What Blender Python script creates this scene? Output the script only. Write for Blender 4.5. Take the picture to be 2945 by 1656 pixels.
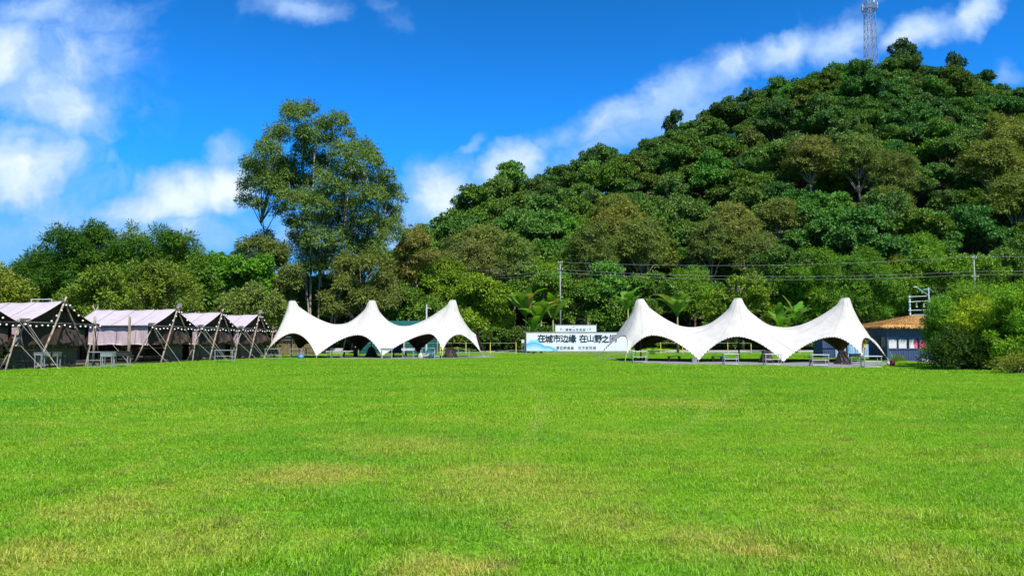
import bpy, bmesh, math, random
import numpy as np
from mathutils import Vector, Matrix, geometry

for o in list(bpy.data.objects):
    bpy.data.objects.remove(o)
scene = bpy.context.scene
COL = scene.collection
R = math.radians

# ------------------------------------------------------------------ camera
F, CX, CY, EYE, HORIZON = 2127.0, 1472.5, 828.0, 1.6, 978.0     # the photograph's pixels (2945 x 1656)
PITCH = math.atan((HORIZON - CY) / F)
cam = bpy.data.objects.new('camera', bpy.data.cameras.new('camera'))
COL.objects.link(cam)
cam.location = (0, 0, EYE)
cam.rotation_euler = (R(90) + PITCH, 0, 0)
cam.data.sensor_width, cam.data.lens = 36, 26
cam.data.clip_end, cam.data.clip_start = 6000, 0.05
scene.camera = cam
scene.render.resolution_x, scene.render.resolution_y = 1024, 575

# ------------------------------------------------------------------ sky, sun, exposure
SUN_EL, SUN_AZ = R(54), R(152)          # azimuth clockwise from +Y: behind the camera, to its right
sun_dir = Vector((math.sin(SUN_AZ) * math.cos(SUN_EL), math.cos(SUN_AZ) * math.cos(SUN_EL), math.sin(SUN_EL)))
sun = bpy.data.objects.new('sun', bpy.data.lights.new('sun', 'SUN'))
COL.objects.link(sun)
sun.data.energy, sun.data.angle, sun.data.color = 4.4, R(0.55), (1.0, 0.955, 0.89)
sun.rotation_euler = sun_dir.to_track_quat('Z', 'Y').to_euler()
scene.view_settings.view_transform, scene.view_settings.look = 'Standard', 'None'
scene.view_settings.exposure, scene.view_settings.gamma = 0.8, 1
scene.view_settings.use_curve_mapping = False
scene.cycles.max_bounces = 8
scene.cycles.transparent_max_bounces = 8
scene.cycles.use_denoising = True


def ray(px, py):
    """world direction of a pixel, scaled to y = 1"""
    x, u = (px - CX) / F, -(py - CY) / F
    c, s = math.cos(PITCH), math.sin(PITCH)
    y, z = c - u * s, s + u * c
    return x / y, z / y


def W(px, py, Y):
    a, b = ray(px, py)
    return Vector((a * Y, Y, EYE + b * Y))


def G(px, py):
    a, b = ray(px, py)
    Y = -EYE / b
    return Vector((a * Y, Y, 0))


class NT:
    """small helper round a node tree"""
    def __init__(s, tree):
        s.t = tree
    def n(s, kind, ins=(), **kw):
        nd = s.t.nodes.new(kind)
        for k, v in kw.items():
            setattr(nd, k, v)
        for k, v in (ins.items() if isinstance(ins, dict) else enumerate(ins)):
            if v is None:
                continue
            if isinstance(v, bpy.types.NodeSocket):
                s.t.links.new(v, nd.inputs[k])
            else:
                nd.inputs[k].default_value = v
        return nd
    def m(s, op, a, b=None, c=None, clamp=False):
        return s.n('ShaderNodeMath', [a, b, c], operation=op, use_clamp=clamp).outputs[0]
    def v(s, op, a, b=None):
        nd = s.n('ShaderNodeVectorMath', [a, b], operation=op)
        return nd.outputs['Value'] if op in ('LENGTH', 'DOT_PRODUCT', 'DISTANCE') else nd.outputs[0]
    def mr(s, x, a, b, c=0.0, d=1.0, smooth=True):
        return s.n('ShaderNodeMapRange', [x, a, b, c, d], interpolation_type='SMOOTHSTEP' if smooth else 'LINEAR').outputs[0]
    def mix(s, f, a, b, blend='MIX'):
        nd = s.n('ShaderNodeMix', data_type='RGBA', blend_type=blend)
        for k, v in ((0, f), (6, a), (7, b)):
            if isinstance(v, bpy.types.NodeSocket):
                s.t.links.new(v, nd.inputs[k])
            else:
                nd.inputs[k].default_value = v if k == 0 or len(v) == 4 else (*v, 1)
        return nd.outputs[2]
    def noise(s, vec, scale, detail=3, rough=0.55, out=0):
        return s.n('ShaderNodeTexNoise', {'Vector': vec, 'Scale': scale, 'Detail': detail, 'Roughness': rough}).outputs[out]


world = bpy.data.worlds.new('World')
scene.world = world
world.use_nodes = True
wt = NT(world.node_tree)
world.node_tree.nodes.clear()
sky = wt.n('ShaderNodeTexSky', sky_type='NISHITA', sun_disc=False)
sky.sun_elevation, sky.sun_rotation = SUN_EL, SUN_AZ
sky.air_density, sky.dust_density, sky.ozone_density = 1.0, 0.3, 3.0
STRENGTH = 0.12
SKY_LOW, SKY_MID, SKY_HIGH = (.16, .34, .56), (.065, .56, 1.13), (.049, .44, .85)
d = wt.n('ShaderNodeTexCoord').outputs['Generated']
sep = wt.n('ShaderNodeSeparateXYZ', [d])
dx, dy, dz = sep.outputs
# the deep, clear blue of this sky
tint = wt.mix(wt.mr(dz, 0.04, 0.24), SKY_LOW, SKY_MID)
tint = wt.mix(wt.mr(dz, 0.24, 0.46), tint, SKY_HIGH)
blue = wt.mix(1.0, sky.outputs[0], tint, 'MULTIPLY')
# clouds: soft banks on a far plane of the sky, ragged by noise
yy = wt.m('MAXIMUM', dy, 0.08)
uv = wt.n('ShaderNodeCombineXYZ', [wt.m('DIVIDE', dx, yy), wt.m('DIVIDE', dz, yy), 0.0]).outputs[0]
warp = wt.v('SUBTRACT', wt.noise(uv, 4.2, 5, 0.6, 1), (0.5, 0.5, 0.5))
warp2 = wt.v('SUBTRACT', wt.noise(uv, 15.0, 4, 0.6, 1), (0.5, 0.5, 0.5))
wuv = wt.v('ADD', uv, wt.v('ADD', wt.v('MULTIPLY', warp, (0.17, 0.11, 0)), wt.v('MULTIPLY', warp2, (0.045, 0.035, 0))))
CLOUDS = [  # px, py, half width, half height, tilt, weight
    (30, 170, 130, 120, 0, 1.0), (130, 300, 240, 130, -25, .75), (290, 190, 240, 130, 20, .62), (330, 60, 260, 90, 0, .42), (60, 40, 260, 90, 0, .5),
    (60, 480, 190, 110, 0, .95), (60, 400, 190, 90, -15, .62), (60, 620, 280, 120, 0, .36), (200, 340, 160, 60, -35, .5),
    (520, 565, 200, 85, 8, 1.0), (650, 545, 105, 85, 0, 1.0), (600, 660, 420, 85, 0, .55), (400, 590, 190, 65, 5, .85), (480, 540, 120, 60, 0, .8), (640, 450, 80, 60, 40, .40), (360, 610, 150, 60, 10, .5),
    (285, 470, 60, 40, 0, .45), (415, 340, 50, 60, 40, .35), (820, 15, 170, 70, 0, .62), (1120, 40, 110, 50, -30, .28), (870, 180, 70, 30, 0, .28),
    (1255, 580, 140, 115, 15, .95), (1440, 510, 150, 75, 20, .9), (1330, 450, 60, 30, 30, .6), (1260, 660, 260, 90, 0, .6),
    (1610, 410, 120, 60, 25, .58), (1760, 350, 190, 80, 25, .58), (1930, 270, 190, 90, 28, .62), (2090, 200, 170, 80, 30, .72), (2260, 130, 150, 75, 20, .92),
    (2420, 110, 140, 80, 0, .82), (2640, 110, 140, 60, 28, .84), (2790, 45, 130, 50, 35, .80), (2860, 220, 90, 50, 10, .30), (1650, 480, 260, 90, 25, .35), (2000, 240, 620, 60, 27, .50), (1850, 380, 520, 120, 27, .52), (150, 250, 360, 330, 0, .47), (180, 560, 360, 150, 0, .45), (1400, 640, 330, 90, 0, .42),
]
tot = None
for px, py, rx, ry, tilt, wgt in CLOUDS:
    a, b = ray(px, py)
    q = wt.v('SUBTRACT', wuv, (a, b, 0))
    if tilt:
        q = wt.n('ShaderNodeVectorRotate', {'Vector': q, 'Angle': -R(tilt)}, rotation_type='Z_AXIS').outputs[0]
    g = wt.mr(wt.v('LENGTH', wt.v('MULTIPLY', q, (F / rx, F / ry, 0))), 1.75, 0.0, 0.0, wgt)
    tot = g if tot is None else wt.m('MAXIMUM', tot, g)
front = wt.mr(dy, 0.15, 0.45)
fine = wt.noise(wuv, 7.0, 9, 0.60)
fine2 = wt.noise(uv, 3.0, 5, 0.6)
away = wt.m('MULTIPLY', wt.mr(wt.noise(d, 2.4, 6, 0.6), 0.52, 0.72), 0.8)       # the same broken cloud all round
dens = wt.m('ADD', wt.m('MULTIPLY', tot, front), wt.m('MULTIPLY', away, wt.m('SUBTRACT', 1.0, front)))
rag = wt.m('ADD', wt.m('MULTIPLY', wt.m('SUBTRACT', fine, 0.5), 1.35), wt.m('MULTIPLY', wt.m('SUBTRACT', fine2, 0.5), 0.7))
dens = wt.m('ADD', dens, wt.m('MULTIPLY', rag, wt.mr(dens, 0.0, 0.3)))
alpha = wt.m('MULTIPLY', wt.mr(dens, 0.14, 0.78), 0.90)
tone = wt.mr(wt.m('ADD', dens, wt.m('MULTIPLY', wt.m('SUBTRACT', wt.noise(wuv, 11.0, 6, 0.6), 0.5), 0.9)), 0.50, 1.25)
K = 0.76 / STRENGTH
cloud = wt.mix(tone, (0.34 * K, 0.52 * K, 0.82 * K), (0.80 * K, 0.86 * K, 0.93 * K))
skycol = wt.mix(wt.m('MULTIPLY', alpha, wt.mr(dz, -0.02, 0.03)), blue, cloud)
bg = wt.n('ShaderNodeBackground', {'Color': skycol, 'Strength': STRENGTH})
wo = wt.n('ShaderNodeOutputWorld', [bg.outputs[0]])


# ------------------------------------------------------------------ helpers
def tag(o, label=None, cat=None, group=None, kind=None):
    for k, v in (('label', label), ('category', cat), ('group', group), ('kind', kind)):
        if v:
            o[k] = v
    return o


def thing(name, label, cat, loc=(0, 0, 0), rz=0.0, group=None):
    o = bpy.data.objects.new(name, None)
    o.empty_display_size = 0.3
    COL.objects.link(o)
    o.location, o.rotation_euler = loc, (0, 0, rz)
    return tag(o, label, cat, group)


def inst(name, me, parent=None, loc=(0, 0, 0), rot=(0, 0, 0), scale=(1, 1, 1), color=None):
    o = bpy.data.objects.new(name, me)
    COL.objects.link(o)
    if parent:
        o.parent = parent
    o.location, o.rotation_euler, o.scale = loc, rot, scale
    if color:
        o.color = (*color, 1)
    return o


def copy_tree(o, parent=None):
    c = o.copy()
    COL.objects.link(c)
    c.parent = parent
    for ch in o.children:
        copy_tree(ch, c)
    return c


class MB:
    """collects faces, then links them as one mesh object"""
    def __init__(s):
        s.v, s.f = [], []
    def add(s, vs, fs):
        k = len(s.v)
        s.v += [tuple(p) for p in vs]
        s.f += [tuple(i + k for i in f) for f in fs]
        return s
    def box(s, x0, x1, y0, y1, z0, z1):
        vs = [(x, y, z) for z in (z0, z1) for y in (y0, y1) for x in (x0, x1)]
        return s.add(vs, [(0, 2, 3, 1), (4, 5, 7, 6), (0, 1, 5, 4), (2, 6, 7, 3), (0, 4, 6, 2), (1, 3, 7, 5)])
    def bar(s, a, b, w, h=None):
        """square bar from a to b"""
        a, b = Vector(a), Vector(b)
        h = w if h is None else h
        d = (b - a).normalized()
        u = d.cross(Vector((0, 0, 1)))
        u = Vector((1, 0, 0)) if u.length < 1e-4 else u.normalized()
        n = u.cross(d).normalized()
        vs = [p + u * sx * w / 2 + n * sy * h / 2 for p in (a, b) for sx, sy in ((-1, -1), (1, -1), (1, 1), (-1, 1))]
        return s.add(vs, [(3, 2, 1, 0), (4, 5, 6, 7), (0, 1, 5, 4), (1, 2, 6, 5), (2, 3, 7, 6), (3, 0, 4, 7)])
    def tube(s, pts, r, n=6, cap=True):
        pts = [Vector(p) for p in pts]
        rs = list(r) if hasattr(r, '__len__') else [r] * len(pts)
        k, m = len(s.v), len(pts)
        for i, p in enumerate(pts):
            d = (pts[min(i + 1, m - 1)] - pts[max(i - 1, 0)]).normalized()
            ref = Vector((0, 0, 1)) if abs(d.z) < 0.9 else Vector((1, 0, 0))
            u = d.cross(ref).normalized()
            w = d.cross(u).normalized()
            for j in range(n):
                a = 2 * math.pi * j / n
                s.v.append(tuple(p + (u * math.cos(a) + w * math.sin(a)) * rs[i]))
        for i in range(m - 1):
            for j in range(n):
                j2 = (j + 1) % n
                s.f.append((k + i * n + j, k + i * n + j2, k + (i + 1) * n + j2, k + (i + 1) * n + j))
        if cap:
            s.f.append(tuple(k + j for j in reversed(range(n))))
            s.f.append(tuple(k + (m - 1) * n + j for j in range(n)))
        return s
    def grid(s, fn, nu, nv):
        vs = [fn(i / nu, j / nv) for j in range(nv + 1) for i in range(nu + 1)]
        return s.add(vs, [(j * (nu + 1) + i, j * (nu + 1) + i + 1, (j + 1) * (nu + 1) + i + 1, (j + 1) * (nu + 1) + i) for j in range(nv) for i in range(nu)])
    def mesh(s, name, mat=None, smooth=False):
        me = bpy.data.meshes.new(name)
        me.from_pydata(s.v, [], s.f)
        if mat:
            me.materials.append(mat)
        if smooth:
            me.polygons.foreach_set('use_smooth', [True] * len(me.polygons))
        me.update()
        return me
    def build(s, name, mat, parent=None, smooth=False, **kw):
        return inst(name, s.mesh(name, mat, smooth), parent, **kw)


def sstep(x, a, b):
    t = np.clip((x - a) / (b - a), 0, 1)
    return t * t * (3 - 2 * t)


# ------------------------------------------------------------------ materials
def material(name):
    m = bpy.data.materials.new(name)
    m.use_nodes = True
    t = NT(m.node_tree)
    m.node_tree.nodes.clear()
    return m, t


def finish(t, col, rough=0.7, spec=0.3, metal=0.0, bump=None, bump_d=0.02, bump_s=0.5, translucent=None):
    ins = {'Base Color': col if isinstance(col, bpy.types.NodeSocket) else (*col[:3], 1), 'Roughness': rough, 'Specular IOR Level': spec, 'Metallic': metal}
    if bump is not None:
        ins['Normal'] = t.n('ShaderNodeBump', {'Strength': bump_s, 'Distance': bump_d, 'Height': bump}).outputs[0]
    p = t.n('ShaderNodeBsdfPrincipled', ins).outputs[0]
    if translucent:
        w, tc = translucent
        tr = t.n('ShaderNodeBsdfTranslucent', [tc if isinstance(tc, bpy.types.NodeSocket) else (*tc, 1)]).outputs[0]
        p = t.n('ShaderNodeMixShader', [w, p, tr]).outputs[0]
    t.n('ShaderNodeOutputMaterial', [p])


def worn(name, col, rough=0.6, var=0.25, scale=3.0, metal=0.0, spec=0.3, grain=None, bump_d=0.01):
    """a plain coat with soft wear: lighter and darker patches, fine grain"""
    m, t = material(name)
    oc = t.n('ShaderNodeTexCoord').outputs['Object']
    v = t.v('MULTIPLY', oc, grain) if grain else oc
    n1, n2 = t.noise(v, scale, 5, 0.6), t.noise(v, scale * 9, 3, 0.6)
    k = t.m('ADD', t.m('MULTIPLY', n1, 0.7), t.m('MULTIPLY', n2, 0.3))
    lo, hi = [c * (1 - var) for c in col], [min(1, c * (1 + var)) for c in col]
    finish(t, t.mix(t.mr(k, 0.3, 0.7), lo, hi), rough, spec, metal, n2, bump_d, 0.35)
    return m


def leaf_material(name, trans=0.28, rough=0.5, spec=0.35, vary=0.35):
    """leaf colour comes from each plant's own object colour; leaves differ a little one from another"""
    m, t = material(name)
    oc = t.mix(1.0, t.n('ShaderNodeObjectInfo').outputs['Color'], (1.92, 1.68, 1.08), 'MULTIPLY')
    tone = t.n('ShaderNodeAttribute', attribute_name='tone').outputs['Fac']
    lo = t.mix(1.0, oc, (1 - vary, 1 - vary * .8, 1 - vary * .6), 'MULTIPLY')
    hi = t.mix(1.0, oc, (1 + vary * 1.15, 1 + vary, 1 + vary * .3), 'MULTIPLY')
    c = t.mix(tone, lo, hi)
    finish(t, c, rough, spec * .35, translucent=(trans, t.mix(1.0, c, (1.25, 1.2, 0.5), 'MULTIPLY')))
    return m


def bark_material(name, a, b, scale=(6, 6, 1.2)):
    m, t = material(name)
    oc = t.n('ShaderNodeTexCoord').outputs['Object']
    k = t.noise(t.v('MULTIPLY', oc, scale), 1.0, 6, 0.65)
    finish(t, t.mix(t.mr(k, 0.35, 0.65), a, b), 0.85, 0.15, 0, k, 0.03, 0.6)
    return m


M = {}
M['leaf'] = leaf_material('leaf', 0.2)
M['hill_leaf'] = leaf_material('hill_leaf', 0.16, vary=0.28)
M['fine_leaf'] = leaf_material('fine_leaf', 0.32, 0.5, 0.3, 0.4)
M['banana'] = leaf_material('banana_leaf', 0.35, 0.4, 0.4, 0.3)
M['bark'] = bark_material('bark', (.05, .035, .022), (.16, .12, .085))
M['pale_bark'] = bark_material('pale_bark', (.17, .13, .09), (.44, .38, .30), (3, 3, .5))
M['bamboo_culm'] = worn('bamboo_culm', (.16, .19, .05), .5)
M['log'] = bark_material('weathered_log', (.15, .115, .08), (.40, .34, .265), (9, 9, 1))
M['dark_log'] = bark_material('dark_log', (.035, .03, .03), (.13, .115, .10), (9, 9, 2))
M['bamboo'] = worn('dry_bamboo', (.20, .145, .075), .7, .45, 6.0, grain=(3, 3, .4))
M['rope'] = worn('rope', (.40, .37, .31), .8)
M['galv'] = worn('galvanised_steel', (.33, .335, .34), .5, .25, 5, .35)
M['white_metal'] = worn('white_painted_metal', (.50, .51, .50), .5, .14, 4)
M['grey_metal'] = worn('grey_painted_metal', (.20, .21, .21), .55, .3, 5)
M['green_metal'] = worn('dull_green_metal', (.085, .11, .085), .6, .35, 6)
M['black_metal'] = worn('sooty_metal', (.03, .028, .028), .7, .4, 6)
M['dark_wood'] = worn('dark_wood', (.032, .024, .018), .6, .4, 5, grain=(1, 8, 8))
M['brown_wood'] = worn('brown_wood', (.17, .085, .04), .6, .35, 4, grain=(1, 8, 8))
M['board_wood'] = worn('pale_board', (.36, .26, .16), .65, .3, 4, grain=(1, 7, 7))
M['pole_brown'] = worn('brown_pole_paint', (.075, .05, .035), .5, .25, 4)
M['concrete'] = worn('concrete', (.22, .215, .20), .9, .2, 2)
M['yellow'] = worn('yellow_paint', (.60, .45, .05), .55, .3, 6)
M['navy'] = worn('navy_steel', (.048, .075, .155), .5, .25, 1.5)
M['navy_dark'] = worn('navy_frame', (.022, .032, .07), .5, .2, 2)
M['light_blue'] = worn('pale_blue_steel', (.24, .40, .60), .5, .18, 2)
M['white_cloth'] = worn('white_cloth', (.56, .55, .54), .9, .08, 3)
M['pink_cloth'] = worn('pink_cloth', (.60, .115, .19), .9, .2, 5)
M['red_plastic'] = worn('red_plastic', (.55, .025, .03), .4, .2, 5, spec=.5)
M['blue_plastic'] = worn('blue_plastic', (.10, .24, .48), .4, .2, 5, spec=.5)
M['dark_green'] = worn('dark_green_sheet', (.012, .085, .075), .5, .25, 2)
M['glass'] = worn('dark_glass', (.02, .025, .03), .12, .2, 2, spec=.6)
M['bulb'] = worn('bulb_glass', (.82, .80, .74), .25, .06, 5, spec=.6)
M['antenna'] = worn('antenna_white', (.55, .56, .57), .5, .08, 2)
M['tower'] = worn('mast_steel', (.24, .26, .30), .5, .22, 1, .2)
M['wire'] = worn('cable', (.22, .24, .23), .5)
M['soil'] = worn('bare_soil', (.12, .085, .055), .95, .45, 1.2)
M['stone'] = worn('pale_stone', (.40, .36, .29), .9, .25, 4)


def cloth(name, outer, inner, folds=(1.2, 1.2, 1.2), bump_d=0.05, var=.06, dirt=None):
    """canvas with a face of one colour and a back of another"""
    m, t = material(name)
    oc = t.n('ShaderNodeTexCoord').outputs['Object']
    k = t.noise(t.v('MULTIPLY', oc, folds), 2.2, 5, 0.6)
    st = t.noise(oc, 1.1, 5, 0.65)
    c = t.mix(t.mr(st, 0.3, 0.7), [x * (1 - var * 1.8) for x in outer], [min(1, x * (1 + var)) for x in outer])
    if dirt:
        c = t.mix(t.mr(t.noise(t.v('MULTIPLY', oc, (1, 1, 2.5)), 2.4, 6, .7), .55, .8, 0, .5), c, dirt)
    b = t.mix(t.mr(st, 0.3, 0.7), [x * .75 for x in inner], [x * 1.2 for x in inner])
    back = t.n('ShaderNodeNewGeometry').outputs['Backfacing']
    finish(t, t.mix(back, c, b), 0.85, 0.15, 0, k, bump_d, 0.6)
    return m


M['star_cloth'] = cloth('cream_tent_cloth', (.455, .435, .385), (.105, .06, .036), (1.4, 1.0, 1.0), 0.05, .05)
M['roof_cloth'] = cloth('pinkish_canvas_roof', (.40, .35, .362), (.075, .028, .028), (.7, 2.0, 1), 0.04, .06)  # back colour darkened and reddened for the shade under the roof
M['inner_cloth'] = cloth('shaded_canvas_underside', (.060, .030, .022), (.06, .03, .022))  # roof underside: colour holds the inner shade and offsets green lawn bounce
M['side_cloth'] = cloth('pinkish_canvas_wall', (.47, .36, .37), (.05, .022, .02), (3.0, 3.0, .5), 0.08, .09)  # back colour darkened for the shade inside the tent
M['gable_cloth'] = cloth('brown_canvas', (.080, .046, .032), (.06, .036, .026), (3, 3, .5), 0.06, .2)
M['grey_cloth'] = cloth('grey_canvas', (.085, .062, .052), (.08, .055, .045), (3, 3, .5), 0.06, .15)

# ------------------------------------------------------------------ terrain
RX = np.array([-400, -60, -26, -16, -11, -5, 7, 20, 42, 63, 86, 117, 134, 158, 190, 260, 420])
RH = np.array([0, 0, 0, 4, 14, 20.5, 28, 35, 47, 59, 71, 80, 76, 63, 57, 48, 30])
RYD = np.array([150, 150, 150, 150, 152, 155, 165, 180, 200, 215, 230, 240, 240, 240, 240, 240, 240])


def terrain(X, Y):
    X, Y = np.asarray(X, float), np.asarray(Y, float)
    z = sstep(Y, 82, 91) * 0.32 + sstep(Y, 94.5, 104) * 1.3
    H, Yr = np.interp(X, RX, RH), np.interp(X, RX, RYD)
    t = np.clip((Y - 103) / (Yr - 103), 0, None)
    f = np.where(t < 1, 0.35 * t + 0.65 * (3 * t ** 2 - 2 * t ** 3) ** .9, np.maximum(1 - 0.45 * (t - 1), 0))
    z = z + H * f
    z = z + 38 * np.exp(-(((X + 165) / 62) ** 2 + ((Y - 440) / 60) ** 2)) + 30 * np.exp(-(((X + 20) / 80) ** 2 + ((Y - 520) / 110) ** 2))
    z = z + sstep(Y, 105, 125) * (1.1 * np.sin(X * .21 + 1) * np.sin(Y * .17) + .7 * np.sin(X * .09 - Y * .13))
    return z


def tz(x, y):
    return float(terrain(x, y))


def hit(px, py, near=90.0, far=420.0):
    """where the line of sight of a pixel meets the terrain"""
    a, b = ray(px, py)
    Y = np.arange(near, far, 0.5)
    below = terrain(a * Y, Y) > EYE + b * Y
    y = float(Y[np.argmax(below)]) if below.any() else far
    return Vector((a * y, y, tz(a * y, y)))


# colour of the lawn, read from where a point lies: shared by the turf under the grass and its blades
def lawn_group():
    g = bpy.data.node_groups.new('lawn_colour', 'ShaderNodeTree')
    g.interface.new_socket('Color', in_out='OUTPUT', socket_type='NodeSocketColor')
    g.interface.new_socket('Dry', in_out='OUTPUT', socket_type='NodeSocketFloat')
    t = NT(g)
    pos = t.n('ShaderNodeNewGeometry').outputs['Position']
    flat = t.v('MULTIPLY', pos, (1, 1, 0))
    y = t.n('ShaderNodeSeparateXYZ', [pos]).outputs[1]
    big, mid, small = t.noise(flat, .09, 3, .5), t.noise(flat, .45, 4, .6), t.noise(flat, 2.2, 4, .65)
    c = t.mix(t.mr(big, .38, .60), LAWN[0], LAWN[1])
    c = t.mix(t.mr(mid, .35, .7), c, LAWN[2])
    # mowing and wheel marks: long faint bands across the field
    band = t.noise(t.v('MULTIPLY', flat, (.05, .42, 0)), 1.0, 3, .5)
    c = t.mix(t.mr(band, .45, .70, 0, .6), c, LAWN[3])
    worn_in = t.mr(y, 26.0, 6.0, .12, .78)
    far_dry = t.mr(t.noise(t.v('ADD', flat, (31, 7, 0)), .16, 4, .6), .60, .78, 0, .35)
    dry = t.m('ADD', t.m('MULTIPLY', t.mr(t.m('ADD', t.m('MULTIPLY', mid, .55), t.m('MULTIPLY', small, .45)), .46, .66, 0, .60), worn_in), far_dry)
    for px, py, r, k in ((900, 1365, .9, .8), (820, 1380, .5, .9), (1430, 1360, .9, .7), (1180, 1280, 1.2, .5), (2190, 1590, .35, .9), (1260, 1640, .45, .8), (300, 1470, .7, .6),
                         (90, 1610, .6, .7), (2050, 1560, .6, .6), (1500, 1400, 1.3, .5), (1700, 1500, .8, .5), (2650, 1620, .6, .6), (520, 1560, .8, .5), (1930, 1160, 2.0, .4)):
        c0 = G(px, py)
        q = t.v('SUBTRACT', t.v('ADD', flat, t.v('MULTIPLY', t.v('SUBTRACT', t.noise(flat, 1.6, 3, .6, 1), (.5, .5, .5)), (1.1, 1.1, 0))), tuple(c0))
        dry = t.m('MAXIMUM', dry, t.mr(t.v('LENGTH', q), r * 1.5, r * .2, 0, k))
    dry = t.m('MULTIPLY', t.m('MINIMUM', dry, 1.0), t.mr(t.noise(flat, 7.0, 4, .7), .34, .60, .5, 1.3))
    for track in TRACKS:                            # two faint old wheel tracks
        d = None
        for (ax, ay), (bx, by) in zip(track, track[1:]):
            A, L = Vector((ax, ay, 0)), Vector((bx - ax, by - ay, 0))
            rel = t.v('SUBTRACT', flat, tuple(A))
            h = t.m('DIVIDE', t.v('DOT_PRODUCT', rel, tuple(L)), L.length_squared, clamp=True)
            e = t.v('LENGTH', t.v('SUBTRACT', rel, t.n('ShaderNodeVectorMath', {0: tuple(L), 3: h}, operation='SCALE').outputs[0]))
            d = e if d is None else t.m('MINIMUM', d, e)
        c = t.mix(t.m('MULTIPLY', t.mr(d, .24, .06), t.mr(small, .3, .6, .25, .6)), c, (.30, .46, .06))
    c = t.mix(dry, c, LAWN[4])
    bare = t.m('MULTIPLY', t.mr(t.noise(t.v('ADD', flat, (5, 11, 0)), 2.3, 6, .75), .55, .68, 0, .85), t.mr(y, 22.0, 7.0, .12, 1))
    c = t.mix(bare, c, LAWN[5])
    o = t.n('NodeGroupOutput')
    g.links.new(c, o.inputs[0])
    g.links.new(dry, o.inputs[1])
    return g


LAWN = [(.14, .375, .012), (.205, .435, .010), (.24, .445, .013), (.26, .45, .018), (.43, .43, .075), (.19, .17, .055)]
TRACKS = [[tuple(G(*p).xy) for p in tr] for tr in (((1500, 1105), (1545, 1130), (1562, 1165), (1552, 1205), (1530, 1245), (1505, 1285)), ((2145, 1095), (2120, 1125), (2060, 1165), (1990, 1215), (1930, 1250)))]
lawn_grp = lawn_group()


def lawn_material(name, blades):
    m, t = material(name)
    gn = t.n('ShaderNodeGroup')
    gn.node_tree = lawn_grp
    c = gn.outputs[0]
    if blades:
        tone = t.n('ShaderNodeAttribute', attribute_name='tone').outputs['Fac']
        c = t.mix(tone, t.mix(1.0, c, (.58, .62, .6), 'MULTIPLY'), t.mix(1.0, c, (1.42, 1.28, 1.3), 'MULTIPLY'))
        finish(t, c, .45, .25, translucent=(.38, t.mix(1.0, c, (1.15, 1.15, .6), 'MULTIPLY')))
    else:
        pos = t.n('ShaderNodeNewGeometry').outputs['Position']
        k = t.noise(pos, 9.0, 6, .7)
        c = t.mix(t.mr(k, .3, .7), t.mix(1.0, c, (.45, .50, .5), 'MULTIPLY'), t.mix(1.0, c, (.85, .82, .8), 'MULTIPLY'))
        y = t.n('ShaderNodeSeparateXYZ', [pos]).outputs[1]
        finish(t, c, .9, .1, 0, k, .05, .7)
    return m


M['turf'] = lawn_material('turf', False)
M['blade'] = lawn_material('grass_blade', True)


def ground_material():
    m, t = material('undergrowth_soil')
    pos = t.n('ShaderNodeNewGeometry').outputs['Position']
    a, b = t.noise(pos, .35, 5, .6), t.noise(pos, 2.5, 5, .65)
    c = t.mix(t.mr(a, .35, .65), (.035, .055, .015), (.075, .085, .03))
    c = t.mix(t.mr(b, .5, .75, 0, .6), c, (.10, .075, .045))
    finish(t, c, .95, .1, 0, b, .15, .8)
    return m


M['undergrowth'] = ground_material()
M['camp_earth'] = worn('camp_earth', (.085, .075, .038), .95, .5, .9)


def sheet(name, xs, ys, mat, lift=0.0):
    X, Y = np.meshgrid(xs, ys)
    Z = terrain(X, Y) + lift
    n, k = len(xs), len(ys)
    me = bpy.data.meshes.new(name)
    idx = np.arange(n * k).reshape(k, n)
    faces = np.stack([idx[:-1, :-1], idx[:-1, 1:], idx[1:, 1:], idx[1:, :-1]], -1).reshape(-1, 4)
    me.from_pydata(np.stack([X, Y, Z], -1).reshape(-1, 3).tolist(), [], faces.tolist())
    me.polygons.foreach_set('use_smooth', [True] * len(me.polygons))
    me.materials.append(mat)
    o = inst(name, me)
    o['kind'] = 'structure'
    return o


sheet('ground', np.linspace(-160, 160, 41), np.concatenate([np.linspace(-60, 80, 15), np.linspace(82, 98, 17)]), M['turf'])
sheet('hill', np.concatenate([np.linspace(-900, -170, 20), np.linspace(-160, 300, 150), np.linspace(320, 900, 16)]), np.concatenate([np.linspace(98, 300, 90), np.linspace(306, 700, 50), np.linspace(750, 1800, 12)]), M['undergrowth'])
for nm, x0, x1 in (('ground_verge', -900, -160), ('ground_verge', 160, 900)):
    sheet(nm, np.linspace(x0, x1, 12), np.linspace(-60, 98, 12), M['undergrowth'])

# road along the foot of the hill
def road_material():
    m, t = material('old_concrete_road')
    pos = t.n('ShaderNodeNewGeometry').outputs['Position']
    k, b = t.noise(pos, .5, 5, .6), t.noise(pos, 6, 4, .7)
    finish(t, t.mix(t.mr(k, .3, .7), (.24, .235, .225), (.36, .35, .33)), .9, .15, 0, b, .01, .4)
    return m


sheet('road', np.linspace(-30, 150, 60), np.linspace(86.5, 93, 8), road_material(), .03)
kb = MB()
for i in range(45):
    x = -30 + i * 4
    kb.box(x, x + 3.98, 86.2, 86.46, tz(x, 86.3) - .1, tz(x, 86.3) + .10)
kb.build('kerb', M['concrete'])['kind'] = 'structure'


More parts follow.
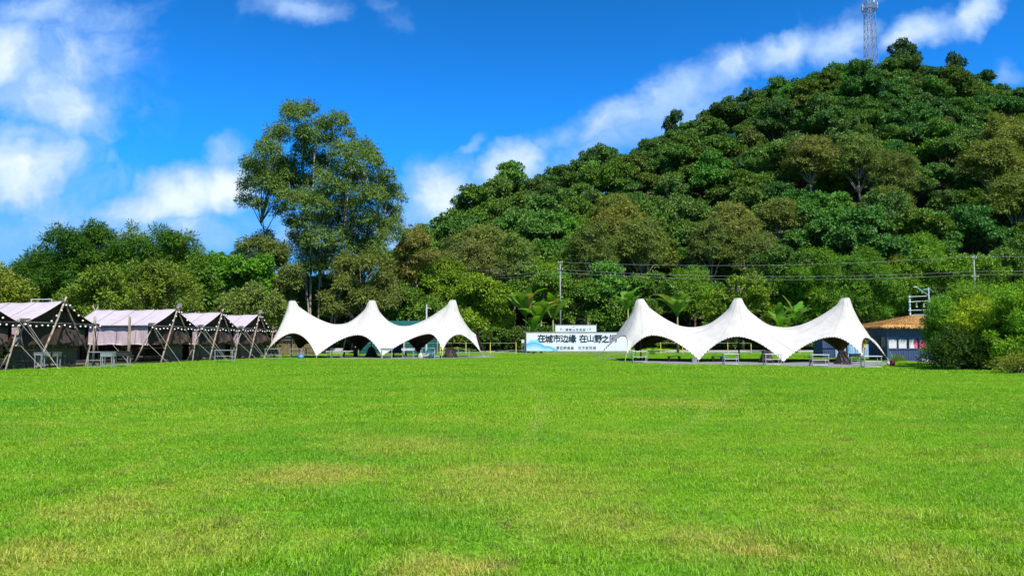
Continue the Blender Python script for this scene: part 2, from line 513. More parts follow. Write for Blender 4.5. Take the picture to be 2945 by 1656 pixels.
# grey gravel under the two star tents, with a ragged edge
def gravel_material():
    m, t = material('grey_gravel')
    pos = t.n('ShaderNodeNewGeometry').outputs['Position']
    v = t.n('ShaderNodeTexVoronoi', {'Vector': pos, 'Scale': 22.0})
    k = t.noise(pos, .8, 4, .6)
    c = t.mix(t.n('ShaderNodeSeparateColor', [v.outputs['Color']]).outputs[0], (.10, .10, .10), (.30, .29, .28))
    c = t.mix(t.mr(k, .45, .7, 0, .5), c, (.15, .135, .11))
    finish(t, c, .9, .2, 0, v.outputs['Distance'], .03, .6)
    return m


M['gravel'] = gravel_material()
PADS = {'right': [(1755, 1037), (1850, 1045), (2010, 1049), (2250, 1053), (2440, 1058), (2545, 1052), (2590, 1044)], 'left': [(800, 1031), (910, 1031), (1100, 1032), (1270, 1032), (1415, 1029)]}
PAD_POLY = []
for key, edge in PADS.items():
    front = [G(*p) for p in edge]
    back = [p + Vector((.4, 11 if key == 'right' else 13, 0)) for p in reversed(front)]
    poly = [(p.x, p.y) for p in front + back]
    PAD_POLY.append(np.array(poly))
    rng = random.Random(5)
    ring = []
    for i in range(len(poly)):
        a, b = Vector(poly[i]), Vector(poly[(i + 1) % len(poly)])
        n = max(2, int((b - a).length / .5))
        ring += [a.lerp(b, j / n) + Vector((rng.uniform(-.12, .12), rng.uniform(-.12, .12))) for j in range(n)]
    c = sum(ring, Vector((0, 0))) / len(ring)
    mb = MB()
    mb.add([(c.x, c.y, .012)] + [(p.x, p.y, .012) for p in ring], [(0, i + 1, (i + 1) % len(ring) + 1) for i in range(len(ring))])
    mb.build('gravel_pad', M['gravel'])['kind'] = 'structure'


def in_poly(x, y, poly):
    inside = np.zeros(x.shape, bool)
    n = len(poly)
    for i in range(n):
        x1, y1 = poly[i]
        x2, y2 = poly[(i + 1) % n]
        c = ((y1 > y) != (y2 > y)) & (x < (x2 - x1) * (y - y1) / (y2 - y1 + 1e-12) + x1)
        inside ^= c
    return inside


# ------------------------------------------------------------------ grass
def fast_mesh(name, verts, nquad, mat, tone, smooth=False):
    """verts: (4 * nquad, 3); tone: (nquad,)"""
    me = bpy.data.meshes.new(name)
    me.vertices.add(4 * nquad)
    me.vertices.foreach_set('co', verts.astype(np.float32).ravel())
    me.loops.add(4 * nquad)
    me.loops.foreach_set('vertex_index', np.arange(4 * nquad, dtype=np.int32))
    me.polygons.add(nquad)
    me.polygons.foreach_set('loop_start', np.arange(0, 4 * nquad, 4, dtype=np.int32))
    me.polygons.foreach_set('loop_total', np.full(nquad, 4, dtype=np.int32))
    at = me.attributes.new('tone', 'FLOAT', 'POINT')
    at.data.foreach_set('value', np.repeat(tone, 4).astype(np.float32))
    me.materials.append(mat)
    me.update()
    me.validate()
    return me


def grass_patch(name, size, n, lmin, lmax, width, lean, seed):
    r = np.random.default_rng(seed)
    p = (r.random((n, 2)) - .5) * size * 1.12
    clump = np.sin(p[:, 0] * 17 / size + seed) * np.sin(p[:, 1] * 13 / size + 2 * seed)
    L = (lmin + (lmax - lmin) * r.random(n) ** 1.6) * (1 + .25 * clump)
    az = r.random(n) * 2 * np.pi
    ln = lean[0] + (lean[1] - lean[0]) * r.random(n)
    dirx, diry = np.cos(az) * np.sin(ln), np.sin(az) * np.sin(ln)
    dz = np.cos(ln)
    side = np.stack([-np.sin(az), np.cos(az), np.zeros(n)], -1) * (width * (.7 + .6 * r.random(n)))[:, None] / 2
    turn = r.normal(0, .5, n)
    side = side * np.cos(turn)[:, None] + np.stack([np.zeros(n), np.zeros(n), np.sin(turn) * width / 2], -1)
    base = np.stack([p[:, 0], p[:, 1], np.zeros(n)], -1)
    dvec = np.stack([dirx, diry, dz], -1) * L[:, None]
    mid = base + dvec * .55 + np.array([0, 0, 1]) * (L * .10)[:, None]
    tip = base + dvec
    v = np.empty((n, 4, 3))
    v[:, 0], v[:, 1], v[:, 2], v[:, 3] = base - side * .5, mid - side, tip, mid + side
    return fast_mesh(name, v.reshape(-1, 3), n, M['blade'], r.random(n))


patches = bpy.data.collections.new('grass_patches')
for i in range(4):
    patches.objects.link(bpy.data.objects.new('patch_a%d' % i, grass_patch('near_grass', .5, 2700, .018, .062, .0048, (.45, 1.5), 10 + i)))
for i in range(3):
    patches.objects.link(bpy.data.objects.new('patch_b%d' % i, grass_patch('mid_grass', 1.0, 2400, .025, .07, .009, (.3, 1.4), 20 + i)))
for i in range(3):
    patches.objects.link(bpy.data.objects.new('patch_c%d' % i, grass_patch('far_grass', 2.0, 3000, .03, .09, .020, (.2, 1.3), 30 + i)))
patches.objects.link(bpy.data.objects.new('patch_d0', grass_patch('tuft_grass', .28, 200, .05, .12, .006, (.2, 1.3), 40)))


def grass_field():
    r = np.random.default_rng(3)
    P, idx = [], []
    def lay(y0, y1, step, first, count):
        ys = np.arange(y0, y1, step) + step / 2
        for y in ys:
            half = .74 * y + 3.0
            xs = np.arange(-half, half, step) + step / 2
            P.append(np.stack([xs + r.uniform(-.12, .12, len(xs)) * step, np.full(len(xs), y) + r.uniform(-.12, .12, len(xs)) * step], -1))
            idx.append(first + r.integers(0, count, len(xs)))
    lay(2.5, 15, .5, 0, 4)
    lay(15, 33, 1.0, 4, 3)
    lay(33, 86, 2.0, 7, 3)
    n = 420                                        # stray taller tufts
    yt = 4.2 + 22 * r.random(n) ** 1.8
    P.append(np.stack([(r.random(n) * 2 - 1) * (.74 * yt), yt], -1))
    idx.append(np.full(n, 10))
    P, idx = np.concatenate(P), np.concatenate(idx)
    keep = np.ones(len(P), bool)
    for poly in PAD_POLY:
        keep &= ~in_poly(P[:, 0], P[:, 1], poly)
    keep &= ~((P[:, 0] < -23.2 + .18 * (P[:, 1] - 60) - .4) & (P[:, 1] > 36))       # the tents' own ground
    keep &= ~((P[:, 0] > 24.6 + (P[:, 1] - 38) * .3) & (P[:, 1] > 33) & (P[:, 1] < 57) & (P[:, 0] > 22 + (48 - P[:, 1]) * .05))
    keep &= ~((P[:, 0] > 29) & (P[:, 1] > 57) & (P[:, 1] < 62))
    P, idx = P[keep], idx[keep]
    me = bpy.data.meshes.new('lawn_grass')
    me.vertices.add(len(P))
    me.vertices.foreach_set('co', np.concatenate([P, terrain(P[:, 0], P[:, 1])[:, None]], 1).astype(np.float32).ravel())
    for nm, kind, val in (('pick', 'INT', idx.astype(np.int32)), ('turn', 'FLOAT', (r.integers(0, 4, len(P)) * (np.pi / 2) + r.uniform(-.06, .06, len(P))).astype(np.float32)), ('size', 'FLOAT', r.uniform(.8, 1.25, len(P)).astype(np.float32))):
        me.attributes.new(nm, kind, 'POINT').data.foreach_set('value', val)
    o = inst('lawn_grass', me)
    g = bpy.data.node_groups.new('lay_grass', 'GeometryNodeTree')
    g.interface.new_socket('Geometry', in_out='INPUT', socket_type='NodeSocketGeometry')
    g.interface.new_socket('Geometry', in_out='OUTPUT', socket_type='NodeSocketGeometry')
    t = NT(g)
    gi, go = t.n('NodeGroupInput'), t.n('NodeGroupOutput')
    ci = t.n('GeometryNodeCollectionInfo', {'Collection': patches, 'Separate Children': True, 'Reset Children': True})
    def attr(nm, ty):
        return t.n('GeometryNodeInputNamedAttribute', {'Name': nm}, data_type=ty).outputs[0]
    rot = t.n('ShaderNodeCombineXYZ', [0.0, 0.0, attr('turn', 'FLOAT')]).outputs[0]
    sc = attr('size', 'FLOAT')
    scv = t.n('ShaderNodeCombineXYZ', [1.0, 1.0, sc]).outputs[0]
    ip = t.n('GeometryNodeInstanceOnPoints', {'Points': gi.outputs[0], 'Instance': ci.outputs[0], 'Pick Instance': True, 'Instance Index': attr('pick', 'INT'), 'Rotation': rot, 'Scale': scv})
    g.links.new(ip.outputs[0], go.inputs[0])
    o.modifiers.new('grass', 'NODES').node_group = g
    tag(o, 'short bright green lawn grass with dry yellow patches', 'grass', None, 'stuff')
    return o


grass_field()

# trodden earth round the canvas tents, between the lawn and the trees
line = [(-23.2 + .18 * (y - 60) + .15 + .25 * math.sin(y * 1.7), y) for y in np.arange(33, 74.1, .8)]
mb = MB()
mb.add([(x, y, .008) for x, y in line] + [(x - 20, y + 2, .008) for x, y in line], [(i, i + 1, len(line) + i + 1, len(line) + i) for i in range(len(line) - 1)])
mb.f = [f[::-1] if False else f for f in mb.f]
mb.build('earth', M['camp_earth'])['kind'] = 'structure'

# ------------------------------------------------------------------ foliage
def unit(a):
    return a / np.maximum(np.linalg.norm(a, axis=-1, keepdims=True), 1e-9)


def foliage(name, clumps, mat, seed, leaf=(.45, .26), tufts=1.0, per=11, spread=.55, droop=.15, up=.75, low=-.45, inner=.14, squash=.85, jitter=.33):
    """leaf-sized faces in tufts over the outside of each clump (x, y, z, radius)"""
    r = np.random.default_rng(seed)
    C = np.asarray(clumps, float)
    nt = np.maximum(5, (C[:, 3] ** 2 * 13 * tufts)).astype(int)
    ci = np.repeat(np.arange(len(C)), nt)
    n = len(ci)
    d = unit(r.normal(size=(n, 3)))
    flip = (d[:, 2] < low)
    d[flip, 2] *= -1
    rad = np.where(r.random(n) < inner, r.uniform(.3, .75, n), r.uniform(.82, 1.12, n))
    tp = C[ci, :3] + d * (C[ci, 3] * rad)[:, None] * np.array([1, 1, squash])
    li = np.repeat(np.arange(n), per)
    k = len(li)
    td = d[li]
    axis = unit(td * .5 + r.normal(size=(k, 3)) * .75 + np.array([0, 0, -droop]))
    pos = tp[li] + axis * (spread * r.uniform(.05, .8, k))[:, None]
    nrm = unit(td * .8 + np.array([0, 0, up]) + r.normal(size=(k, 3)) * jitter)
    side = unit(np.cross(axis, nrm))
    L = leaf[0] * r.uniform(.6, 1.3, k)
    w = leaf[1] * r.uniform(.6, 1.3, k) / 2
    v = np.empty((k, 4, 3))
    v[:, 0] = pos
    v[:, 2] = pos + axis * L[:, None]
    mid = pos + axis * (L * .45)[:, None] - nrm * 0
    v[:, 1] = mid - side * w[:, None]
    v[:, 3] = mid + side * w[:, None]
    tone = np.clip(.5 + .28 * r.normal(size=n)[li] + .18 * r.normal(size=k), 0, 1)
    return fast_mesh(name, v.reshape(-1, 3), k, mat, tone)


def limbs(mb, base, clumps, r0, seed, fork=.45, n=7, share=1.0):
    """a tapered trunk and limbs that reach into the clumps"""
    rng = random.Random(seed)
    base = Vector(base)
    top = Vector((sum(c[0] for c in clumps) / len(clumps), sum(c[1] for c in clumps) / len(clumps), max(c[2] for c in clumps)))
    pts = []
    for i in range(n + 1):
        t = i / n
        p = base.lerp(top, t)
        p.x += math.sin(t * 5 + seed) * .25 * t
        p.y += math.cos(t * 4 + seed) * .25 * t
        pts.append(p)
    mb.tube(pts, [max(r0 * (1 - .88 * i / n), .03) for i in range(n + 1)], 7)
    for c in clumps:
        if rng.random() > share:
            continue
        tgt = Vector(c[:3])
        h = min(.9, max(fork, (tgt.z - base.z - (tgt - top).xy.length * .8) / max(top.z - base.z, .1)))
        s = pts[min(n, int(h * n))]
        m = s.lerp(tgt, .5) + Vector((0, 0, .12 * (tgt - s).length))
        rr = max(.035, r0 * .36)
        mb.tube([s, m, tgt], [rr, rr * .6, rr * .25], 5)
    return mb


def dome(seed, rx, rz, z0, n, rmin, rmax, flat=.0):
    """clump centres spread over a dome"""
    rng = random.Random(seed)
    out = []
    for i in range(n):
        h = 1 - (i + .5) / n * 1.25                  # from the top to below the rim
        a = i * 2.39996 + rng.uniform(-.4, .4)
        q = math.sqrt(max(0.05, 1 - h * h)) * rng.uniform(.75, 1.08)
        out.append((math.cos(a) * q * rx, math.sin(a) * q * rx, z0 + h * rz * rng.uniform(.85, 1.1), rng.uniform(rmin, rmax)))
    out.append((0, 0, z0 + rz * .25, rmax * 1.2))
    return out


def lobed(seed, n=4, spread=2.6, h0=5.2, h1=8.8):
    """an irregular crown: a few lobes at different heights, each its own small dome of clumps"""
    rng = random.Random(seed)
    out = []
    a0 = rng.uniform(0, 6.3)
    for k in range(n):
        a = a0 + k * 6.283 / n + rng.uniform(-.5, .5)
        q = spread * rng.uniform(.55, 1.2) if k else rng.uniform(0, .8)
        cx, cy, cz = math.cos(a) * q, math.sin(a) * q, (h1 if k == 0 else rng.uniform(h0, h1 - .5))
        R_ = rng.uniform(1.5, 2.4)
        m = rng.randint(6, 9)
        for i in range(m):
            h = 1 - (i + .5) / m * 1.35
            b = i * 2.4 + rng.uniform(-.4, .4)
            w = math.sqrt(max(.05, 1 - h * h)) * rng.uniform(.8, 1.15)
            out.append((cx + math.cos(b) * w * R_, cy + math.sin(b) * w * R_, cz + h * R_ * .72, rng.uniform(.65, 1.25)))
        out.append((cx, cy, cz - .3, R_ * .7))
    return out


class Kind:
    """a few crowns and trunks of one kind of tree, copied with their own size, turn and leaf colour"""
    def __init__(s, name, category, builds):
        s.name, s.category, s.v = name, category, []
        for clumps, crown, trunk in builds:
            s.v.append((crown, trunk))
    def plant(s, i, loc, size, turn, color, label, group, lean=(0, 0), sz=None):
        crown, trunk = s.v[i % len(s.v)]
        t = thing(s.name, label, s.category, loc, 0, group)
        t.rotation_euler = (lean[0], lean[1], turn)
        t.scale = (size, size, sz or size)
        inst('trunk', trunk, t)
        inst('crown', crown, t, color=color)
        return t


def kind(name, cat, n, clump_fn, mat, bark, r0, **kw):
    share = kw.pop('share', .7)
    fork = kw.pop('fork', .4)
    b = []
    for i in range(n):
        cl = clump_fn(i)
        crown = foliage(name + '_crown', cl, mat, 100 + i * 7, **kw)
        trunk = limbs(MB(), (0, 0, -1.0), cl, r0, i + 1, share=share, fork=fork).mesh(name + '_trunk', bark, True)
        b.append((cl, crown, trunk))
    return Kind(name, cat, b)


broad = kind('broadleaf_tree', 'tree', 9, lambda i: lobed(i + 3, 4 + i % 3, 2.5 + .35 * (i % 3), 4.6, 8.4 + .5 * (i % 4)), M['hill_leaf'], M['bark'], .26, leaf=(.36, .25), tufts=3.2, per=9, spread=.40, jitter=.24, up=.5, low=-.12, inner=.10, squash=.72, droop=.1)
airy = kind('eucalyptus_tree', 'tree', 4, lambda i: dome(40 + i, 3.0 + .3 * (i % 2), 4.2 + .6 * (i % 3), 10.5, 22, .9, 1.7), M['fine_leaf'], M['pale_bark'], .24, leaf=(.42, .15), tufts=2.6, per=11, spread=.6, droop=.75, up=.25, low=-.2, share=1.0, fork=.5)
feather = kind('bamboo_clump', 'bamboo', 4, lambda i: dome(70 + i, 3.1, 3.6, 5.6, 22, 1.0, 1.7) + [(math.cos(a) * 1.6, math.sin(a) * 1.6, 9.0 + .8 * math.sin(a * 3 + i), .85) for a in (i, i + 1.3, i + 2.9, i + 4.4)], M['fine_leaf'], M['bamboo_culm'], .10, leaf=(.46, .13), tufts=2.2, per=13, spread=.75, droop=.55, up=.45, low=-.5, share=1.0, fork=.25)

# what a tree stands behind or above, as one would point it out in the photograph
MARKS = [(0, 'the left edge'), (180, "the second canvas tent's ridge"), (420, 'the third canvas tent'), (700, 'the last canvas tent'), (841, "the far tent's first peak"), (1070, "the far tent's middle peak"),
         (1302, "the far tent's last peak"), (1490, 'the banana plants'), (1611, 'the first utility pole'), (1725, "the banner's right part"), (1841, "the near tent's first peak"),
         (1980, "the near tent's first valley"), (2122, "the near tent's middle peak"), (2275, "the near tent's second valley"), (2431, "the near tent's last peak"),
         (2560, 'the thatched cabin'), (2670, 'the blue street lamp'), (2800, 'the second utility pole'), (2945, 'the right edge')]


def px_of(p):
    v = cam_inv @ Vector(p)
    return CX + F * v.x / -v.z, CY - F * v.y / -v.z


cam_inv = Matrix.LocRotScale(cam.location, cam.rotation_euler, None).inverted()


def mark(px):
    m = min(MARKS, key=lambda m: abs(m[0] - px))
    return ('left of ' if px < m[0] - 28 else 'right of ' if px > m[0] + 28 else 'above ') + m[1]


GREENS = [((.040, .105, .026), 'mid green'), ((.030, .085, .026), 'deep green'), ((.055, .125, .030), 'fresh green'), ((.050, .100, .018), 'mossy green'), ((.044, .110, .030), 'soft green')]
OLIVES = [((.072, .108, .034), 'olive'), ((.060, .098, .030), 'dull olive'), ((.086, .116, .036), 'tawny olive')]
BRIGHT = [((.060, .150, .018), 'bright green'), ((.072, .145, .016), 'yellow-green'), ((.045, .125, .022), 'lush green')]
used_labels = {}


def hill_forest():
    rng = random.Random(11)
    pts = []
    y = 101.0
    row = 0
    while y < 262:
        step = 6.4 + (y - 100) * .022
        x = -34 + (row % 2) * step / 2
        while x < y * .74 + 10:
            pts.append((x + rng.uniform(-.3, .3) * step, y + rng.uniform(-.3, .3) * step))
            x += step
        y += step * .92
        row += 1
    cand = []
    for x, y in pts:
        z = tz(x, y)
        px, py = px_of((x, y, z + 7))
        if px < 1120 or px > 3040 or y > float(np.interp(x, RX, RYD)) + 10:
            continue
        if x < -14 and y > 140:
            continue
        cand.append((x, y, z, px, py))
    return cand, rng


SPECIAL = [  # pale trunks and olive crowns that stand out of the slope: crown centre in the photograph, then size, then tone
    (2330, 480, 1.30, 0), (2480, 480, 1.20, 0), (2590, 530, 1.05, 1), (2560, 610, .95, 0), (2850, 500, 1.35, 0), (2930, 470, 1.30, 2), (2890, 430, 1.2, 2), (2930, 600, 1.2, 0), (2240, 650, .95, 0), (2120, 690, 1.0, 2), (2050, 740, .9, 1),
    (1800, 690, 1.15, 2), (1770, 640, 1.0, 2), (1850, 740, 1.0, 0), (1690, 760, .95, 1), (1390, 750, 1.0, 0), (1340, 760, .95, 1), (1195, 770, .95, 1), (1480, 790, .9, 0), (2180, 760, .9, 0),
]
n_hill = 0


def hill_label(tone, kindword, px, py, y, big):
    """tone and size, then the band of the slope, then what it rises above"""
    band = 'on the hill crest' if py < float(np.interp(px, [1120, 1303, 1566, 1920, 2269, 2515, 2945], [700, 640, 520, 350, 200, 180, 290])) + 45 else None
    if not band:
        band = 'high up' if y > 190 else 'halfway up' if y > 152 else 'low on the hill' if y > 120 else 'at the hill foot'
    size = 'large ' if big > 1.16 else 'small ' if big < .9 else ''
    for lb in ('%s%s %s %s, %s' % (size, tone, kindword, band, mark(px)), '%s%s %s %s, further %s' % (size, tone, kindword, band, mark(px)), '%s%s %s %s, higher up %s' % (size, tone, kindword, band, mark(px))):
        if lb not in used_labels:
            break
    used_labels[lb] = 1
    return lb


def plant_hill():
    cand, rng = hill_forest()
    spots = []
    for px, py, s, tone in SPECIAL:
        p = hit(px, py + 60)
        for _ in range(3):
            p = hit(px, py + 10.3 * s * F / p.y)
        spots.append((p, s, tone))
    n = {'b': 0, 'a': 0, 'f': 0}
    for p, s, tone in spots:
        col, word = OLIVES[tone]
        px, py = px_of((p.x, p.y, p.z + 9))
        airy.plant(n['a'], p, s, rng.uniform(0, 6.3), [c * rng.uniform(.9, 1.1) for c in col], hill_label(word, 'pale-trunked eucalyptus', px, py, p.y, s), 'pale-trunked eucalyptus trees on the hill', (rng.uniform(-.06, .06), rng.uniform(-.06, .06)))
        n['a'] += 1
    for x, y, z, px, py in cand:
        if any((Vector((x, y)) - sp[0].xy).length < 4.2 for sp in spots):
            continue
        if y < 118:
            q = rng.random()
            if q < .42:
                col, word = rng.choice(BRIGHT)
                feather.plant(n['f'], (x, y, z - .3), rng.uniform(.75, 1.08), rng.uniform(0, 6.3), [c * rng.uniform(.85, 1.1) for c in col], hill_label(word, 'bamboo clump', px, py, y, 1), 'bamboo clumps along the foot of the hill')
                n['f'] += 1
                continue
            col, word = rng.choice(BRIGHT + GREENS)
            s = rng.uniform(.72, 1.0)
        else:
            col, word = rng.choice(GREENS + GREENS + GREENS + BRIGHT[2:] + OLIVES[1:2])
            s = rng.uniform(.82, 1.28)
        broad.plant(rng.randrange(9), (x, y, z - .5), s, rng.uniform(0, 6.3), [c * rng.uniform(.85, 1.12) for c in col], hill_label(word, 'round tree', px, py, y, s), 'leafy trees covering the hill',
                    (rng.uniform(-.08, .08), rng.uniform(-.08, .08)), s * rng.uniform(.85, 1.2))
        n['b'] += 1
    print('HILL', n)


plant_hill()

# two dark trees that stand clear on the skyline beside the mast, and a thinner one further down the ridge
for px, py, s, w in ((2597, 176, 1.35, 'dark wide-crowned tree standing clear on the skyline right of the lattice mast'), (2748, 226, 1.15, 'dark round tree on the right shoulder of the skyline'), (1945, 362, .85, 'slim dark tree poking out of the left skyline of the hill')):
    a, b = ray(px, py)
    Y = float(np.interp(a * 235, RX, RYD))
    g = tz(a * Y, Y)
    broad.plant(int(px) % 9, (a * Y, Y, g - .3), s, px, (.022, .056, .024), w, 'lone trees on the skyline', (0, 0), min(2.2, max(.8, (EYE + b * Y - g) / 7.4)))


def hero(name, cat, label, group, Y, clumps_px, color, mat, bark, seed, r0=.2, base=None, depth=2.5, share=.8, trunks=None, fork=.35, **kw):
    """one tree whose clumps are given where they show: (px, py, radius in px); they are spread in depth about Y"""
    rng = random.Random(seed)
    bx = base if base is not None else sum(c[0] for c in clumps_px) / len(clumps_px)
    p0 = W(bx, HORIZON, Y)
    org = Vector((p0.x, Y, tz(p0.x, Y)))
    cl = []
    for px, py, r in clumps_px:
        yy = Y + rng.uniform(-depth, depth)
        q = W(px, py, yy) - org
        cl.append((q.x, q.y, q.z, r / F * yy * (1.16 if trunks else 1.12)))
    t = thing(name, label, cat, org, 0, group)
    mb = MB()
    if trunks:
        for px, top_px, top_py, rr in trunks:
            yy = Y + rng.uniform(-depth * .5, depth * .5)
            a, b = W(px, HORIZON, yy) - org, W(top_px, top_py, yy) - org
            a.z = -.3
            m = a.lerp(b, .5) + Vector((rng.uniform(-.5, .5), rng.uniform(-.5, .5), 0))
            rr *= .62
            mb.tube([a, a.lerp(m, .5), m, m.lerp(b, .5), b], [rr, rr * .85, rr * .68, rr * .45, rr * .2], 7)
        tips = [W(k[1], k[2], Y) - org for k in trunks]
        for c in cl:
            if rng.random() > share:
                continue
            tgt = Vector(c[:3])
            k = min(range(len(trunks)), key=lambda i: abs((W(trunks[i][0], HORIZON, Y) - org).lerp(tips[i], .6).x - tgt.x))
            a = W(trunks[k][0], HORIZON, Y) - org
            a.z = 0
            s = a.lerp(tips[k], min(.92, max(.3, (tgt.z - 3.0) / max(tips[k].z, 1))))
            mb.tube([s, s.lerp(tgt, .55) + Vector((0, 0, .5)), tgt], [.075, .05, .02], 5)
    else:
        limbs(mb, (0, 0, -.2), cl, r0, seed, share=share, fork=fork)
    mb.build('trunk', bark, t, True)
    inst('crown', foliage(name + '_crown', cl, mat, seed, **kw), t, color=color)
    return t


def ellipse_clumps(seed, parts, n, rmin, rmax):
    """clumps filling a list of ellipses (px, py, rx, ry)"""
    rng = random.Random(seed)
    out = []
    area = sum(e[2] * e[3] for e in parts)
    for px, py, rx, ry in parts:
        for i in range(max(3, int(n * rx * ry / area))):
            a, q = i * 2.4 + rng.uniform(-.4, .4), math.sqrt(rng.random()) ** .7
            out.append((px + math.cos(a) * q * rx, py + math.sin(a) * q * ry, rng.uniform(rmin, rmax)))
    return out


# ---- the tall eucalyptus behind the far star tent
EU = [(480, 170, 85), (560, 125, 55), (440, 130, 50), (720, 215, 70), (780, 190, 40), (820, 280, 42), (350, 300, 72), (390, 260, 45), (580, 340, 95), (520, 280, 60), (300, 400, 80), (260, 370, 40), (700, 320, 55), (780, 420, 85), (900, 400, 85), (960, 430, 60),
      (200, 500, 70), (170, 470, 35), (330, 520, 90), (450, 500, 70), (600, 480, 80), (850, 520, 80), (1000, 480, 55), (1060, 560, 55), (180, 620, 66), (290, 620, 80), (430, 640, 70), (150, 720, 50), (240, 745, 50), (560, 610, 50), (700, 640, 88), (860, 620, 70),
      (1000, 610, 70), (1100, 650, 55), (1165, 700, 30), (380, 780, 55), (480, 740, 80), (620, 760, 80), (760, 790, 88), (900, 760, 70), (1060, 770, 52), (560, 860, 80), (700, 880, 95), (860, 880, 80), (1020, 890, 70), (1120, 850, 50), (1150, 930, 46), (500, 960, 62),
      (620, 980, 88), (780, 980, 90), (920, 990, 80), (1040, 970, 55), (560, 1080, 80), (700, 1070, 80), (860, 1080, 88), (960, 1070, 70), (620, 1160, 60), (820, 1170, 70), (910, 1170, 60)]
EU += [(1090, 900, 60), (1000, 700, 70), (930, 680, 70), (1080, 690, 50), (1130, 780, 40), (560, 700, 70), (420, 560, 60), (640, 560, 60), (760, 540, 60), (340, 640, 60), (250, 560, 70), (520, 400, 60), (640, 230, 50), (780, 640, 60), (960, 840, 70), (480, 860, 50), (540, 1010, 70), (980, 1010, 60), (700, 1140, 80), (560, 1150, 60), (1020, 1060, 60), (400, 700, 60), (430, 590, 60), (340, 590, 55), (450, 860, 45), (380, 480, 60), (520, 580, 55), (680, 480, 60), (800, 730, 60), (660, 700, 60), (900, 560, 60)]
EU = [(640 + x / 2.263, 260 + y / 2.263, r / 2.263 * .92) for x, y, r in EU]
hero('eucalyptus_tree', 'tree', 'very tall spreading eucalyptus with pale trunks behind the far star tent', None, 93, EU, (.064, .116, .040), M['fine_leaf'], M['pale_bark'], 21, base=925, depth=4.5, share=.85,
     trunks=[(884, 866, 330, .30), (892, 905, 420, .26), (912, 955, 400, .24), (940, 1010, 470, .28), (948, 1060, 500, .22), (985, 1090, 600, .18), (1008, 1100, 640, .16), (875, 740, 610, .18), (900, 830, 520, .2)],
     leaf=(.34, .12), tufts=6.0, per=10, spread=.62, droop=.8, up=.45, low=-.3, inner=.26, jitter=.4, squash=1.0)

